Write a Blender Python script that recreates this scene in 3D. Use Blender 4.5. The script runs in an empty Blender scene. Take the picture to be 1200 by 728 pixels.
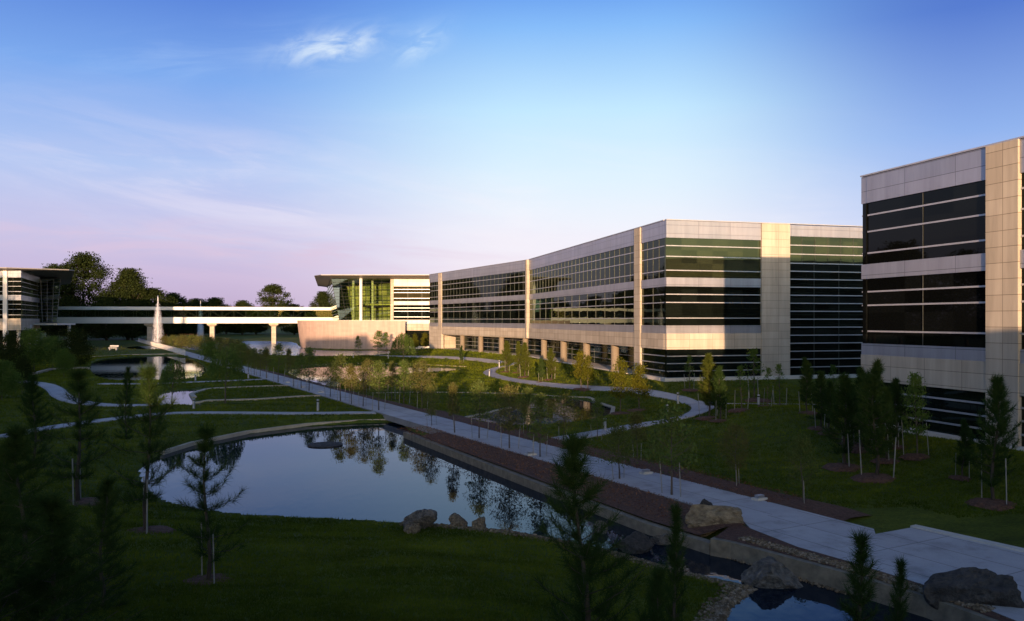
import bpy, bmesh, math, random
import numpy as np
from mathutils import Vector, Matrix
R = math.radians
random.seed(7)
scene = bpy.context.scene
COL = scene.collection
EYE = 6.5          # eye height above the causeway walk
F = 950.0          # focal length in units of a 1200 wide picture
HZ = 375.5
SLOPE = -0.5495    # causeway: X = a + SLOPE*Y

# ------------------------------------------------------------------ materials
def new_mat(name):
    m = bpy.data.materials.new(name); m.use_nodes = True
    nt = m.node_tree; nt.nodes.clear()
    out = nt.nodes.new('ShaderNodeOutputMaterial')
    return m, nt, out

def N(nt, t, **kw):
    n = nt.nodes.new(t)
    for k, v in kw.items():
        if hasattr(n, k) and not k[0].isupper():
            setattr(n, k, v)
        else:
            n.inputs[k.replace('_', ' ')].default_value = v
    return n

def ramp(nt, fac, stops):
    r = nt.nodes.new('ShaderNodeValToRGB')
    e = r.color_ramp.elements
    while len(e) < len(stops): e.new(0.5)
    for i, (p, c) in enumerate(stops):
        e[i].position = p; e[i].color = (*c, 1) if len(c) == 3 else c
    nt.links.new(fac, r.inputs[0])
    return r.outputs[0]

def principled(nt, out, rough=0.6, metal=0.0, spec=0.5):
    p = nt.nodes.new('ShaderNodeBsdfPrincipled')
    p.inputs['Roughness'].default_value = rough
    p.inputs['Metallic'].default_value = metal
    p.inputs['Specular IOR Level'].default_value = spec
    nt.links.new(p.outputs[0], out.inputs[0])
    return p

def noise(nt, scale, detail=4, rough=.55, coord='Object', stretch=None):
    tc = nt.nodes.new('ShaderNodeTexCoord'); src = tc.outputs[coord]
    if stretch:
        mp = nt.nodes.new('ShaderNodeMapping'); mp.inputs['Scale'].default_value = stretch
        nt.links.new(src, mp.inputs[0]); src = mp.outputs[0]
    n = nt.nodes.new('ShaderNodeTexNoise')
    n.inputs['Scale'].default_value = scale; n.inputs['Detail'].default_value = detail
    n.inputs['Roughness'].default_value = rough
    nt.links.new(src, n.inputs['Vector'])
    return n.outputs['Fac']

def bump(nt, p, h, strength=.3, dist=.05):
    b = nt.nodes.new('ShaderNodeBump'); b.inputs['Strength'].default_value = strength
    b.inputs['Distance'].default_value = dist
    nt.links.new(h, b.inputs['Height']); nt.links.new(b.outputs[0], p.inputs['Normal'])

def mixc(nt, fac, a, b, mode='MIX'):
    m = nt.nodes.new('ShaderNodeMix'); m.data_type = 'RGBA'; m.blend_type = mode
    for i, v in ((0, fac), (6, a), (7, b)):
        if hasattr(v, 'links'): nt.links.new(v, m.inputs[i])
        else: m.inputs[i].default_value = v if i == 0 else ((*v, 1) if len(v) == 3 else v)
    return m.outputs[2]

def simple(name, c1, c2, rough=.7, scale=3, metal=0, spec=.4, bs=.2, bd=.02, stretch=None):
    m, nt, out = new_mat(name)
    p = principled(nt, out, rough, metal, spec)
    f = noise(nt, scale, 5, .6, 'Object', stretch)
    nt.links.new(ramp(nt, f, [(.3, c1), (.7, c2)]), p.inputs['Base Color'])
    if bs: bump(nt, p, f, bs, bd)
    return m

def panel_mat(name, c1, c2, joint, bw, rh, rough, metal, spec=.5, mort=.014, offset=0.0, stain=.25):
    """cladding panels with open joints; UVs are in metres"""
    m, nt, out = new_mat(name)
    p = principled(nt, out, rough, metal, spec)
    tc = nt.nodes.new('ShaderNodeTexCoord')
    b = nt.nodes.new('ShaderNodeTexBrick'); b.offset = offset; b.squash = 1
    b.inputs['Color1'].default_value = (*c1, 1); b.inputs['Color2'].default_value = (*c2, 1)
    b.inputs['Mortar'].default_value = (*joint, 1); b.inputs['Scale'].default_value = 1
    b.inputs['Mortar Size'].default_value = mort; b.inputs['Mortar Smooth'].default_value = .1
    b.inputs['Brick Width'].default_value = bw; b.inputs['Row Height'].default_value = rh
    nt.links.new(tc.outputs['UV'], b.inputs['Vector'])
    f = noise(nt, .6, 6, .65, 'UV', (2.4, .22, 1))
    st = ramp(nt, f, [(.3, (1 - stain,) * 3), (.65, (1, 1, 1))])
    nt.links.new(mixc(nt, 1.0, b.outputs['Color'], st, 'MULTIPLY'), p.inputs['Base Color'])
    f2 = noise(nt, .35, 2, .5, 'UV')
    mm = nt.nodes.new('ShaderNodeMath'); mm.operation = 'MULTIPLY_ADD'
    mm.inputs[1].default_value = .25; mm.inputs[2].default_value = rough - .12
    nt.links.new(f2, mm.inputs[0]); nt.links.new(mm.outputs[0], p.inputs['Roughness'])
    bump(nt, p, b.outputs['Fac'], -.4, .01)
    return m

def glass_mat(name, base, tint, ior=1.9, pane=1.5, rough=.015):
    """coated office glazing: dark body, mirror coat, every pane very slightly out of true"""
    m, nt, out = new_mat(name)
    p = nt.nodes.new('ShaderNodeBsdfDiffuse'); gl = nt.nodes.new('ShaderNodeBsdfGlossy'); gl.inputs['Roughness'].default_value = rough
    gl.inputs[0].default_value = (*[c * .66 for c in tint], 1)
    fr = nt.nodes.new('ShaderNodeFresnel'); fr.inputs[0].default_value = ior
    mx = nt.nodes.new('ShaderNodeMixShader'); nt.links.new(fr.outputs[0], mx.inputs[0]); nt.links.new(p.outputs[0], mx.inputs[1]); nt.links.new(gl.outputs[0], mx.inputs[2])
    nt.links.new(mx.outputs[0], out.inputs[0])
    tc = nt.nodes.new('ShaderNodeTexCoord')
    b = nt.nodes.new('ShaderNodeTexBrick'); b.offset = 0
    b.inputs['Color1'].default_value = (*[c * .5 for c in base], 1)
    b.inputs['Color2'].default_value = (*[c * 2.0 for c in base], 1)
    b.inputs['Mortar'].default_value = (*base, 1); b.inputs['Scale'].default_value = 1
    b.inputs['Mortar Size'].default_value = 0.0
    b.inputs['Brick Width'].default_value = pane; b.inputs['Row Height'].default_value = 1.15
    nt.links.new(tc.outputs['UV'], b.inputs['Vector'])
    nt.links.new(b.outputs['Color'], p.inputs[0])
    n = nt.nodes.new('ShaderNodeTexNoise'); n.inputs['Scale'].default_value = .55; n.inputs['Detail'].default_value = 1
    nt.links.new(tc.outputs['UV'], n.inputs['Vector'])
    bump(nt, gl, n.outputs['Fac'], .2, .02)
    return m

def clear_glass(name, tint, refl=.16):
    m, nt, out = new_mat(name)
    t = nt.nodes.new('ShaderNodeBsdfTransparent'); t.inputs[0].default_value = (*tint, 1)
    g = nt.nodes.new('ShaderNodeBsdfGlossy'); g.inputs['Roughness'].default_value = .02
    g.inputs[0].default_value = (.9, 1, .85, 1)
    fr = nt.nodes.new('ShaderNodeFresnel'); fr.inputs[0].default_value = 1.45 + refl * 3
    mx = nt.nodes.new('ShaderNodeMixShader')
    nt.links.new(fr.outputs[0], mx.inputs[0]); nt.links.new(t.outputs[0], mx.inputs[1]); nt.links.new(g.outputs[0], mx.inputs[2])
    nt.links.new(mx.outputs[0], out.inputs[0])
    return m

def leaf_mat(name, c1, c2, c3=None, transl=.3):
    m, nt, out = new_mat(name)
    geo = nt.nodes.new('ShaderNodeNewGeometry'); oi = nt.nodes.new('ShaderNodeObjectInfo')
    add = nt.nodes.new('ShaderNodeMath'); add.operation = 'MULTIPLY_ADD'
    add.inputs[1].default_value = .65
    s = nt.nodes.new('ShaderNodeMath'); s.operation = 'MULTIPLY'; s.inputs[1].default_value = .35
    nt.links.new(oi.outputs['Random'], s.inputs[0])
    nt.links.new(geo.outputs['Random Per Island'], add.inputs[0]); nt.links.new(s.outputs[0], add.inputs[2])
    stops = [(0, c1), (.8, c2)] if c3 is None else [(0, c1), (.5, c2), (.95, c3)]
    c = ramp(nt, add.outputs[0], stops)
    if name == 'grass_blades':
        pa = noise(nt, .30, 5, .65); st = noise(nt, .9, 4, .65, 'Object', (.22, 1, 1)); bg_ = noise(nt, .06, 3, .5)
        c = mixc(nt, 1, c, ramp(nt, pa, [(.32, (.62, .66, .62)), (.68, (1.38, 1.28, 1.15))]), 'MULTIPLY')
        c = mixc(nt, 1, c, ramp(nt, st, [(.32, (.62, .65, .62)), (.68, (1.36, 1.32, 1.2))]), 'MULTIPLY')
        c = mixc(nt, .8, c, ramp(nt, bg_, [(.35, (.8, .86, .8)), (.65, (1.3, 1.16, 1.0))]), 'MULTIPLY')
    d = nt.nodes.new('ShaderNodeBsdfDiffuse'); t = nt.nodes.new('ShaderNodeBsdfTranslucent')
    mx = nt.nodes.new('ShaderNodeMixShader'); mx.inputs[0].default_value = transl
    nt.links.new(c, d.inputs[0]); nt.links.new(c, t.inputs[0])
    nt.links.new(d.outputs[0], mx.inputs[1]); nt.links.new(t.outputs[0], mx.inputs[2])
    nt.links.new(mx.outputs[0], out.inputs[0])
    return m

def water_mat(name, scale, strength, rough=.01, body=(.004, .009, .016), refl=(.60, .68, .80)):
    m, nt, out = new_mat(name)
    d = nt.nodes.new('ShaderNodeBsdfDiffuse'); d.inputs[0].default_value = (*body, 1)
    g = nt.nodes.new('ShaderNodeBsdfGlossy'); g.inputs[0].default_value = (*refl, 1); g.inputs['Roughness'].default_value = rough
    fr = nt.nodes.new('ShaderNodeFresnel'); fr.inputs[0].default_value = 1.33
    mx = nt.nodes.new('ShaderNodeMixShader'); nt.links.new(fr.outputs[0], mx.inputs[0]); nt.links.new(d.outputs[0], mx.inputs[1]); nt.links.new(g.outputs[0], mx.inputs[2])
    nt.links.new(mx.outputs[0], out.inputs[0])
    a = noise(nt, scale, 3, .5, 'Object', (1, .55, 1)); b = noise(nt, scale * .17, 2, .5)
    mm = nt.nodes.new('ShaderNodeMath'); mm.operation = 'MULTIPLY'
    nt.links.new(a, mm.inputs[0]); nt.links.new(b, mm.inputs[1])
    tc = nt.nodes.new('ShaderNodeTexCoord'); sx = nt.nodes.new('ShaderNodeSeparateXYZ'); nt.links.new(tc.outputs['Object'], sx.inputs[0])
    mr = nt.nodes.new('ShaderNodeMapRange'); mr.inputs[1].default_value = 29; mr.inputs[2].default_value = 23; mr.inputs[3].default_value = 1; mr.inputs[4].default_value = 3.5
    nt.links.new(sx.outputs[1], mr.inputs[0]); m3 = nt.nodes.new('ShaderNodeMath'); m3.operation = 'MULTIPLY'; nt.links.new(mm.outputs[0], m3.inputs[0]); nt.links.new(mr.outputs[0], m3.inputs[1]); mm = m3
    bp = nt.nodes.new('ShaderNodeBump'); bp.inputs['Strength'].default_value = strength; bp.inputs['Distance'].default_value = .05
    nt.links.new(mm.outputs[0], bp.inputs['Height']); nt.links.new(bp.outputs[0], g.inputs['Normal']); nt.links.new(bp.outputs[0], fr.inputs['Normal'])
    return m

def grass_mat():
    m, nt, out = new_mat('lawn_grass')
    p = principled(nt, out, .85, 0, .15)
    big = noise(nt, .045, 4, .6); mid = noise(nt, 1.1, 5, .7, 'Object', (.35, 1, 1)); fine = noise(nt, 14, 4, .75, 'Object', (.6, 1, 1)); patch = noise(nt, .28, 5, .65)
    c = ramp(nt, big, [(.3, (.054, .078, .008)), (.55, (.070, .092, .009)), (.75, (.092, .098, .013))])
    c = mixc(nt, .85, c, ramp(nt, patch, [(.3, (.70, .74, .7)), (.7, (1.3, 1.22, 1.15))]), 'MULTIPLY')
    c = mixc(nt, .9, c, ramp(nt, mid, [(.3, (.55, .60, .55)), (.7, (1.4, 1.35, 1.25))]), 'MULTIPLY')
    c = mixc(nt, .9, c, ramp(nt, fine, [(.3, (.42, .45, .4)), (.7, (1.55, 1.5, 1.4))]), 'MULTIPLY')
    nt.links.new(c, p.inputs['Base Color'])
    bump(nt, p, fine, 1.0, .10)
    return m

def concrete_mat():
    m, nt, out = new_mat('path_concrete')
    p = principled(nt, out, .75, 0, .3)
    tc = nt.nodes.new('ShaderNodeTexCoord')
    b = nt.nodes.new('ShaderNodeTexBrick'); b.offset = 0
    b.inputs['Color1'].default_value = (.36, .34, .335, 1); b.inputs['Color2'].default_value = (.41, .39, .38, 1)
    b.inputs['Mortar'].default_value = (.2, .19, .18, 1); b.inputs['Scale'].default_value = 1
    b.inputs['Mortar Size'].default_value = .02; b.inputs['Brick Width'].default_value = 3.0; b.inputs['Row Height'].default_value = 1.36
    nt.links.new(tc.outputs['UV'], b.inputs['Vector'])
    f = noise(nt, .8, 7, .7); g = noise(nt, 30, 3, .6)
    c = mixc(nt, .9, b.outputs['Color'], ramp(nt, f, [(.3, (.58, .57, .55)), (.48, (.95, .94, .93)), (.7, (1.1, 1.09, 1.08))]), 'MULTIPLY')
    c = mixc(nt, .5, c, ramp(nt, g, [(.3, (.8, .8, .8)), (.7, (1.1, 1.1, 1.1))]), 'MULTIPLY')
    nt.links.new(c, p.inputs['Base Color']); bump(nt, p, g, .25, .01)
    return m

M = {}
M['metal'] = panel_mat('aluminium_panel', (.35, .36, .385), (.40, .40, .425), (.16, .16, .17), 3.1, .74, .36, .65)
M['stone'] = panel_mat('limestone_panel', (.35, .305, .24), (.42, .37, .295), (.17, .14, .10), 2.2, .69, .75, 0, .3, offset=.0, stain=.35)
M['cream'] = panel_mat('cream_panel', (.40, .36, .31), (.45, .41, .35), (.2, .18, .15), 3.1, .85, .5, .1)
M['podium'] = panel_mat('podium_stone', (.36, .26, .215), (.40, .29, .24), (.30, .24, .2), 1.6, .55, .8, 0, .3, mort=.01)
M['glass'] = glass_mat('dark_office_glass', (.003, .004, .003), (.8, .95, .75), 1.52)
M['glass_near'] = glass_mat('near_office_glass', (.0025, .003, .003), (.8, .9, .85), 1.36, 3.0)
M['glass_low'] = glass_mat('ground_floor_glass', (.004, .006, .005), (.8, .95, .8), 1.55)
M['glass_green'] = glass_mat('green_office_glass', (.011, .013, .006), (.90, 1.0, .62), 1.9)
M['pavilion_glass'] = glass_mat('pavilion_dark_glass', (.004, .005, .004), (.5, .5, .45), 1.3)
M['hall_glass'] = clear_glass('hall_green_glass', (.68, .84, .52), .45)
M['bridge_glass'] = clear_glass('bridge_glass', (.62, .72, .60), -.04)
M['mullion'] = simple('mullion_aluminium', (.34, .35, .37), (.42, .42, .44), .4, 2, .5, .5, 0)
M['fin'] = simple('dark_mullion', (.045, .05, .045), (.07, .075, .07), .4, 2, .5, .5, 0)
M['white_metal'] = simple('white_painted_metal', (.48, .47, .44), (.54, .53, .50), .5, .7, 0, .4, .05)
M['darkmetal'] = simple('dark_bronze_metal', (.03, .03, .03), (.05, .05, .05), .45, 4, .3, .4, 0)
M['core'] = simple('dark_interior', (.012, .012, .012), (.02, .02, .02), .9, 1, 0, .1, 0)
M['interior'] = simple('warm_interior', (.42, .40, .20), (.50, .47, .24), .8, .8, 0, .2, 0)
M['hall_wall'] = panel_mat('hall_interior_panels', (.18, .20, .09), (.56, .50, .26), (.05, .06, .04), 1.7, 1.25, .5, 0, .4, mort=.08, stain=.5)
M['roof_edge'] = simple('roof_edge_metal', (.16, .155, .15), (.21, .20, .195), .5, 1, .3, .4, .05)
M['roofing'] = simple('grey_roofing', (.2, .2, .2), (.27, .26, .25), .9, .5)
M['plinth'] = simple('concrete_plinth', (.40, .37, .32), (.5, .46, .40), .8, 1.2)
M['grass'] = grass_mat()
M['concrete'] = concrete_mat()
M['kerb'] = simple('kerb_stone', (.30, .25, .18), (.42, .35, .25), .85, 2.5, bs=.5, bd=.03)
M['wallcap'] = simple('pond_wall_stone', (.10, .085, .058), (.22, .18, .12), .85, 3.5, bs=.6, bd=.04)
M['mulch'] = simple('bark_mulch', (.045, .018, .009), (.13, .062, .036), .95, 9, bs=1, bd=.12)
M['bark'] = simple('tree_bark', (.05, .038, .028), (.10, .08, .06), .9, 12, bs=.7, stretch=(1, 1, .2))
M['darkbark'] = simple('pine_bark', (.03, .022, .017), (.06, .045, .033), .9, 12, bs=.7, stretch=(1, 1, .2))
M['stake'] = simple('weathered_stake', (.16, .15, .13), (.26, .245, .21), .8, 6, stretch=(1, 1, .2))
M['water'] = water_mat('pond_water', 2.2, .10)
M['stream'] = water_mat('stream_water', 3.2, .55, .02, (.003, .007, .02))
M['ripple'] = water_mat('rippled_water', 1.2, 1.0, .18, (.006, .012, .022), (.75, .85, 1))
M['rock'] = simple('boulder_grey', (.05, .043, .036), (.20, .175, .14), (.9), 4.5, bs=1, bd=.3)
M['tanrock'] = simple('boulder_tan', (.09, .062, .036), (.34, .26, .155), (.9), 4.5, bs=1, bd=.3)
M['darkrock'] = simple('boulder_dark', (.02, .018, .016), (.075, .065, .055), (.9), 4.5, bs=1, bd=.3)
M['gravel'] = leaf_mat('river_gravel', (.05, .036, .022), (.16, .115, .07), (.30, .25, .19), 0)
M['bollard'] = simple('bollard_metal', (.30, .31, .33), (.38, .39, .41), .4, 3, .6, .5, 0)
M['brick'] = simple('red_brick', (.28, .07, .04), (.36, .10, .06), .9, 3)
M['oak'] = leaf_mat('young_oak_leaves', (.070, .082, .024), (.088, .112, .03), (.08, .135, .03))
M['bronze'] = leaf_mat('bronze_leaves', (.090, .076, .028), (.098, .100, .03), (.085, .125, .03))
M['green'] = leaf_mat('green_leaves', (.045, .08, .016), (.07, .115, .022), (.095, .135, .03))
M['lime'] = leaf_mat('lime_leaves', (.060, .075, .010), (.10, .105, .012), (.13, .12, .016), .45)
M['willow'] = leaf_mat('willow_leaves', (.06, .10, .022), (.085, .135, .03), (.11, .15, .04), .45)
M['needle'] = leaf_mat('pine_needles', (.014, .030, .009), (.026, .048, .012), (.04, .062, .016), .15)
M['needle_lit'] = leaf_mat('lit_pine_needles', (.035, .05, .010), (.058, .075, .013), (.085, .09, .016), .3)  # brighter, yellower copy of the needle colour, sunlight put into the tone
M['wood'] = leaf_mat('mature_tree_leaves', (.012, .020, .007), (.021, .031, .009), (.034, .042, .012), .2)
M['blade'] = leaf_mat('grass_blades', (.052, .080, .010), (.078, .110, .013), (.11, .132, .02), .4)
M['chips'] = leaf_mat('bark_chips', (.035, .014, .008), (.12, .055, .03), (.2, .11, .07), 0)
m, nt, out = new_mat('fountain_water')
d = nt.nodes.new('ShaderNodeBsdfDiffuse'); d.inputs[0].default_value = (.85, .87, .9, 1)
t = nt.nodes.new('ShaderNodeBsdfTranslucent'); t.inputs[0].default_value = (.85, .87, .9, 1)
tr = nt.nodes.new('ShaderNodeBsdfTransparent')
mx = nt.nodes.new('ShaderNodeMixShader'); mx.inputs[0].default_value = .5
mx2 = nt.nodes.new('ShaderNodeMixShader'); mx2.inputs[0].default_value = .45
nt.links.new(d.outputs[0], mx.inputs[1]); nt.links.new(t.outputs[0], mx.inputs[2])
nt.links.new(tr.outputs[0], mx2.inputs[1]); nt.links.new(mx.outputs[0], mx2.inputs[2]); nt.links.new(mx2.outputs[0], out.inputs[0])
M['spray'] = m

# ------------------------------------------------------------------ object helpers
def tag(o, label=None, cat=None, group=None, kind=None):
    if label: o['label'] = label
    if cat: o['category'] = cat
    if group: o['group'] = group
    if kind: o['kind'] = kind
    return o

def empty(name, loc=(0, 0, 0), rz=0, label=None, cat=None, group=None):
    o = bpy.data.objects.new(name, None); COL.objects.link(o)
    o.location = loc; o.rotation_euler.z = rz; o.empty_display_size = .2
    return tag(o, label, cat, group)

class MB:
    def __init__(s): s.v = []; s.f = []; s.uv = []
    def face(s, pts, uvs=None):
        i = len(s.v); s.v += [tuple(p) for p in pts]; s.f.append(tuple(range(i, i + len(pts))))
        s.uv += list(uvs) if uvs else [(0, 0)] * len(pts)
    def wall(s, P0, P1, z0, z1, din, dout, u0=0.0):
        """box standing on the plan line P0->P1; its outside is to the right of that direction"""
        P0 = Vector(P0[:2]); P1 = Vector(P1[:2]); d = P1 - P0; L = d.length; d = d / L
        n = Vector((d.y, -d.x))
        a, b, c, e = P0 + n * dout, P1 + n * dout, P1 - n * din, P0 - n * din
        ring = [a, b, c, e]; us = [u0, u0 + L, u0 + L, u0]
        D = din + dout
        q = lambda p, z: (p.x, p.y, z)
        s.face([q(a, z0), q(b, z0), q(b, z1), q(a, z1)], [(u0, z0), (u0 + L, z0), (u0 + L, z1), (u0, z1)])
        s.face([q(b, z0), q(c, z0), q(c, z1), q(b, z1)], [(u0, z0), (u0 + D, z0), (u0 + D, z1), (u0, z1)])
        s.face([q(c, z0), q(e, z0), q(e, z1), q(c, z1)], [(u0, z0), (u0 + L, z0), (u0 + L, z1), (u0, z1)])
        s.face([q(e, z0), q(a, z0), q(a, z1), q(e, z1)], [(u0, z0), (u0 + D, z0), (u0 + D, z1), (u0, z1)])
        s.face([q(a, z1), q(b, z1), q(c, z1), q(e, z1)], [(u0, 0), (u0 + L, 0), (u0 + L, D), (u0, D)])
        s.face([q(e, z0), q(c, z0), q(b, z0), q(a, z0)], [(u0, 0), (u0 + L, 0), (u0 + L, D), (u0, D)])
    def box(s, c, h):
        s.wall((c[0] - h[0], c[1]), (c[0] + h[0], c[1]), c[2] - h[2], c[2] + h[2], h[1], h[1])
    def prism(s, poly, z0, z1, top=None):
        """counter-clockwise plan polygon; top may be another polygon with as many corners"""
        top = top or poly; n = len(poly); u = 0
        for i in range(n):
            a, b = poly[i], poly[(i + 1) % n]; c, e = top[(i + 1) % n], top[i]
            L = math.hypot(b[0] - a[0], b[1] - a[1])
            s.face([(a[0], a[1], z0), (b[0], b[1], z0), (c[0], c[1], z1), (e[0], e[1], z1)], [(u, z0), (u + L, z0), (u + L, z1), (u, z1)])
            u += L
        s.face([(p[0], p[1], z1) for p in top], [(p[0], p[1]) for p in top])
        s.face([(p[0], p[1], z0) for p in reversed(poly)], [(p[0], p[1]) for p in reversed(poly)])
    def tube(s, pts, rads, n=6, cap=True):
        pts = [Vector(p) for p in pts]
        rings = []
        for i, p in enumerate(pts):
            d = (pts[min(i + 1, len(pts) - 1)] - pts[max(i - 1, 0)])
            if d.length < 1e-6: d = Vector((0, 0, 1))
            d.normalize()
            x = d.cross(Vector((0, 0, 1)) if abs(d.z) < .9 else Vector((1, 0, 0))).normalized(); y = d.cross(x)
            i0 = len(s.v)
            for k in range(n):
                a = 2 * math.pi * k / n
                s.v.append(tuple(p + (x * math.cos(a) + y * math.sin(a)) * rads[i]))
            rings.append(i0)
        for r in range(len(rings) - 1):
            a, b = rings[r], rings[r + 1]
            for k in range(n):
                k2 = (k + 1) % n
                s.f.append((a + k, b + k, b + k2, a + k2)); s.uv += [(0, 0)] * 4
        if cap:
            s.f.append(tuple(rings[-1] + n - 1 - k for k in range(n))); s.uv += [(0, 0)] * n
            s.f.append(tuple(rings[0] + k for k in range(n))); s.uv += [(0, 0)] * n
    def mesh(s, name, mat, smooth=False):
        me = bpy.data.meshes.new(name); me.from_pydata(s.v, [], s.f)
        uvl = me.uv_layers.new(name='UVMap'); uvl.data.foreach_set('uv', np.array(s.uv, dtype=np.float32).ravel())
        if mat: me.materials.append(mat)
        if smooth: me.polygons.foreach_set('use_smooth', [True] * len(me.polygons))
        return me
    def build(s, name, mat, parent=None, smooth=False):
        o = bpy.data.objects.new(name, s.mesh(name, mat, smooth)); COL.objects.link(o)
        if parent is not None:
            o.parent = parent; bpy.context.view_layer.update() if False else None
        return o

def fast_mesh(name, V, Fq, mat, smooth=False):
    """numpy vertices (n,3) and faces (m,k) -> mesh"""
    V = np.asarray(V, np.float32); Fq = np.asarray(Fq, np.int32)
    me = bpy.data.meshes.new(name); k = Fq.shape[1]
    me.vertices.add(len(V)); me.vertices.foreach_set('co', V.ravel())
    me.loops.add(Fq.size); me.loops.foreach_set('vertex_index', Fq.ravel())
    me.polygons.add(len(Fq)); me.polygons.foreach_set('loop_start', np.arange(0, Fq.size, k, dtype=np.int32))
    me.polygons.foreach_set('loop_total', np.full(len(Fq), k, np.int32))
    if smooth: me.polygons.foreach_set('use_smooth', np.ones(len(Fq), bool))
    me.update(calc_edges=True); me.validate()
    if mat: me.materials.append(mat)
    return me

def link(name, me, parent=None):
    o = bpy.data.objects.new(name, me); COL.objects.link(o)
    if parent is not None: o.parent = parent
    return o

def children(o): return [c for c in bpy.data.objects if c.parent == o]
KIDS = {}
def copy_tree(root):
    """a thing with copies of its parts and their sub-parts"""
    if root.name not in KIDS:
        KIDS[root.name] = [(c, children(c)) for c in children(root)]
    r = root.copy(); COL.objects.link(r)
    for c, subs in KIDS[root.name]:
        d = c.copy(); COL.objects.link(d); d.parent = r
        for g in subs:
            e = g.copy(); COL.objects.link(e); e.parent = d
    return r

# ------------------------------------------------------------------ places: picture directions turned into points on the real ground
def at(px, py, z=0.0):
    Y = F * (EYE - z) / (py - HZ)
    return Vector(((px - 600) / F * Y, Y, z))

def smooth(a, b, x):
    t = np.clip((x - a) / (b - a), 0, 1); return t * t * (3 - 2 * t)

def chaikin(poly, it=2, closed=True):
    for _ in range(it):
        out = []
        n = len(poly)
        for i in range(n if closed else n - 1):
            a, b = poly[i], poly[(i + 1) % n]
            out += [(a[0] * .75 + b[0] * .25, a[1] * .75 + b[1] * .25), (a[0] * .25 + b[0] * .75, a[1] * .25 + b[1] * .75)]
        poly = ([poly[0]] + out + [poly[-1]]) if not closed else out
    return poly

WZ = -0.5
def pxpoly(pts, z=WZ): return [tuple(at(x, y, z)[:2]) for x, y in pts]
LEVEL = dict(near=-.5, left=-.15, east=-.12, side=0.0, far=-.15, basin=-.1, canal=-.1)
PONDS = {
  'canal': chaikin(pxpoly([(183, 474), (187, 464), (198, 459), (222, 457), (244, 457), (229, 461), (224, 466), (227, 471), (238, 474.5), (300, 472), (301, 473.5), (236, 476)], -.1), 1),
  'near': chaikin(pxpoly([(470, 495), (478, 504), (560, 536), (640, 568), (700, 590)]) , 0) +
          [tuple(at(760, 612, WZ)[:2]), tuple(at(835, 641, WZ)[:2]), tuple(at(860, 648, WZ)[:2])] +
          [tuple(at(930, 668, WZ)[:2]), tuple(at(1010, 693, WZ)[:2]), tuple(at(1090, 719, WZ)[:2]), tuple(at(1190, 757, WZ)[:2])] +
          [tuple(at(1000, 800, WZ)[:2]), tuple(at(840, 740, WZ)[:2])] +
          [tuple(at(852, 712, WZ)[:2]), tuple(at(882, 690, WZ)[:2]), tuple(at(850, 682, WZ)[:2])] +
          pxpoly([(790, 668), (730, 650), (660, 634), (590, 622), (500, 614), (420, 608), (350, 605), (290, 602), (235, 596), (195, 586), (172, 570), (166, 552), (182, 536), (225, 522), (290, 509), (360, 500), (420, 496)]),
  'left': chaikin(pxpoly([(104, 434), (110, 422), (150, 418), (215, 417), (236, 426), (243, 436), (232, 444), (180, 447), (122, 447)], -.15), 2),
  'east': chaikin(pxpoly([(330, 437), (352, 430), (412, 428), (480, 428.5), (545, 431.5), (540, 435), (480, 438), (440, 444), (400, 452), (389, 455)], -.12), 2),
  'side': chaikin(pxpoly([(536, 493), (598, 479), (634, 466), (690, 469), (718, 478), (716, 486), (672, 494), (600, 499)], 0.0), 2),
  'far': chaikin(pxpoly([(212, 404), (270, 400), (345, 399.5), (352, 409.5), (400, 411.5), (456, 410.5), (456, 416), (400, 419), (330, 418), (285, 412), (215, 411)], -.15), 2),
  'basin': chaikin(pxpoly([(150, 406.2), (180, 405), (203, 406), (204, 408.4), (175, 410), (150, 409)], -.1), 2),
}

def poly_dist(poly, X, Y):
    """signed distance: negative inside"""
    P = np.array(poly); d2 = np.full(X.shape, 1e18); ins = np.zeros(X.shape, bool)
    for i in range(len(P)):
        a = P[i]; b = P[(i + 1) % len(P)]; e = b - a
        t = np.clip(((X - a[0]) * e[0] + (Y - a[1]) * e[1]) / max(e @ e, 1e-9), 0, 1)
        d2 = np.minimum(d2, (X - a[0] - t * e[0]) ** 2 + (Y - a[1] - t * e[1]) ** 2)
        if a[1] != b[1]:
            c = ((a[1] > Y) != (b[1] > Y)) & (X < (b[0] - a[0]) * (Y - a[1]) / (b[1] - a[1]) + a[0])
            ins ^= c
    d = np.sqrt(d2)
    return np.where(ins, -d, d)

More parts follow.
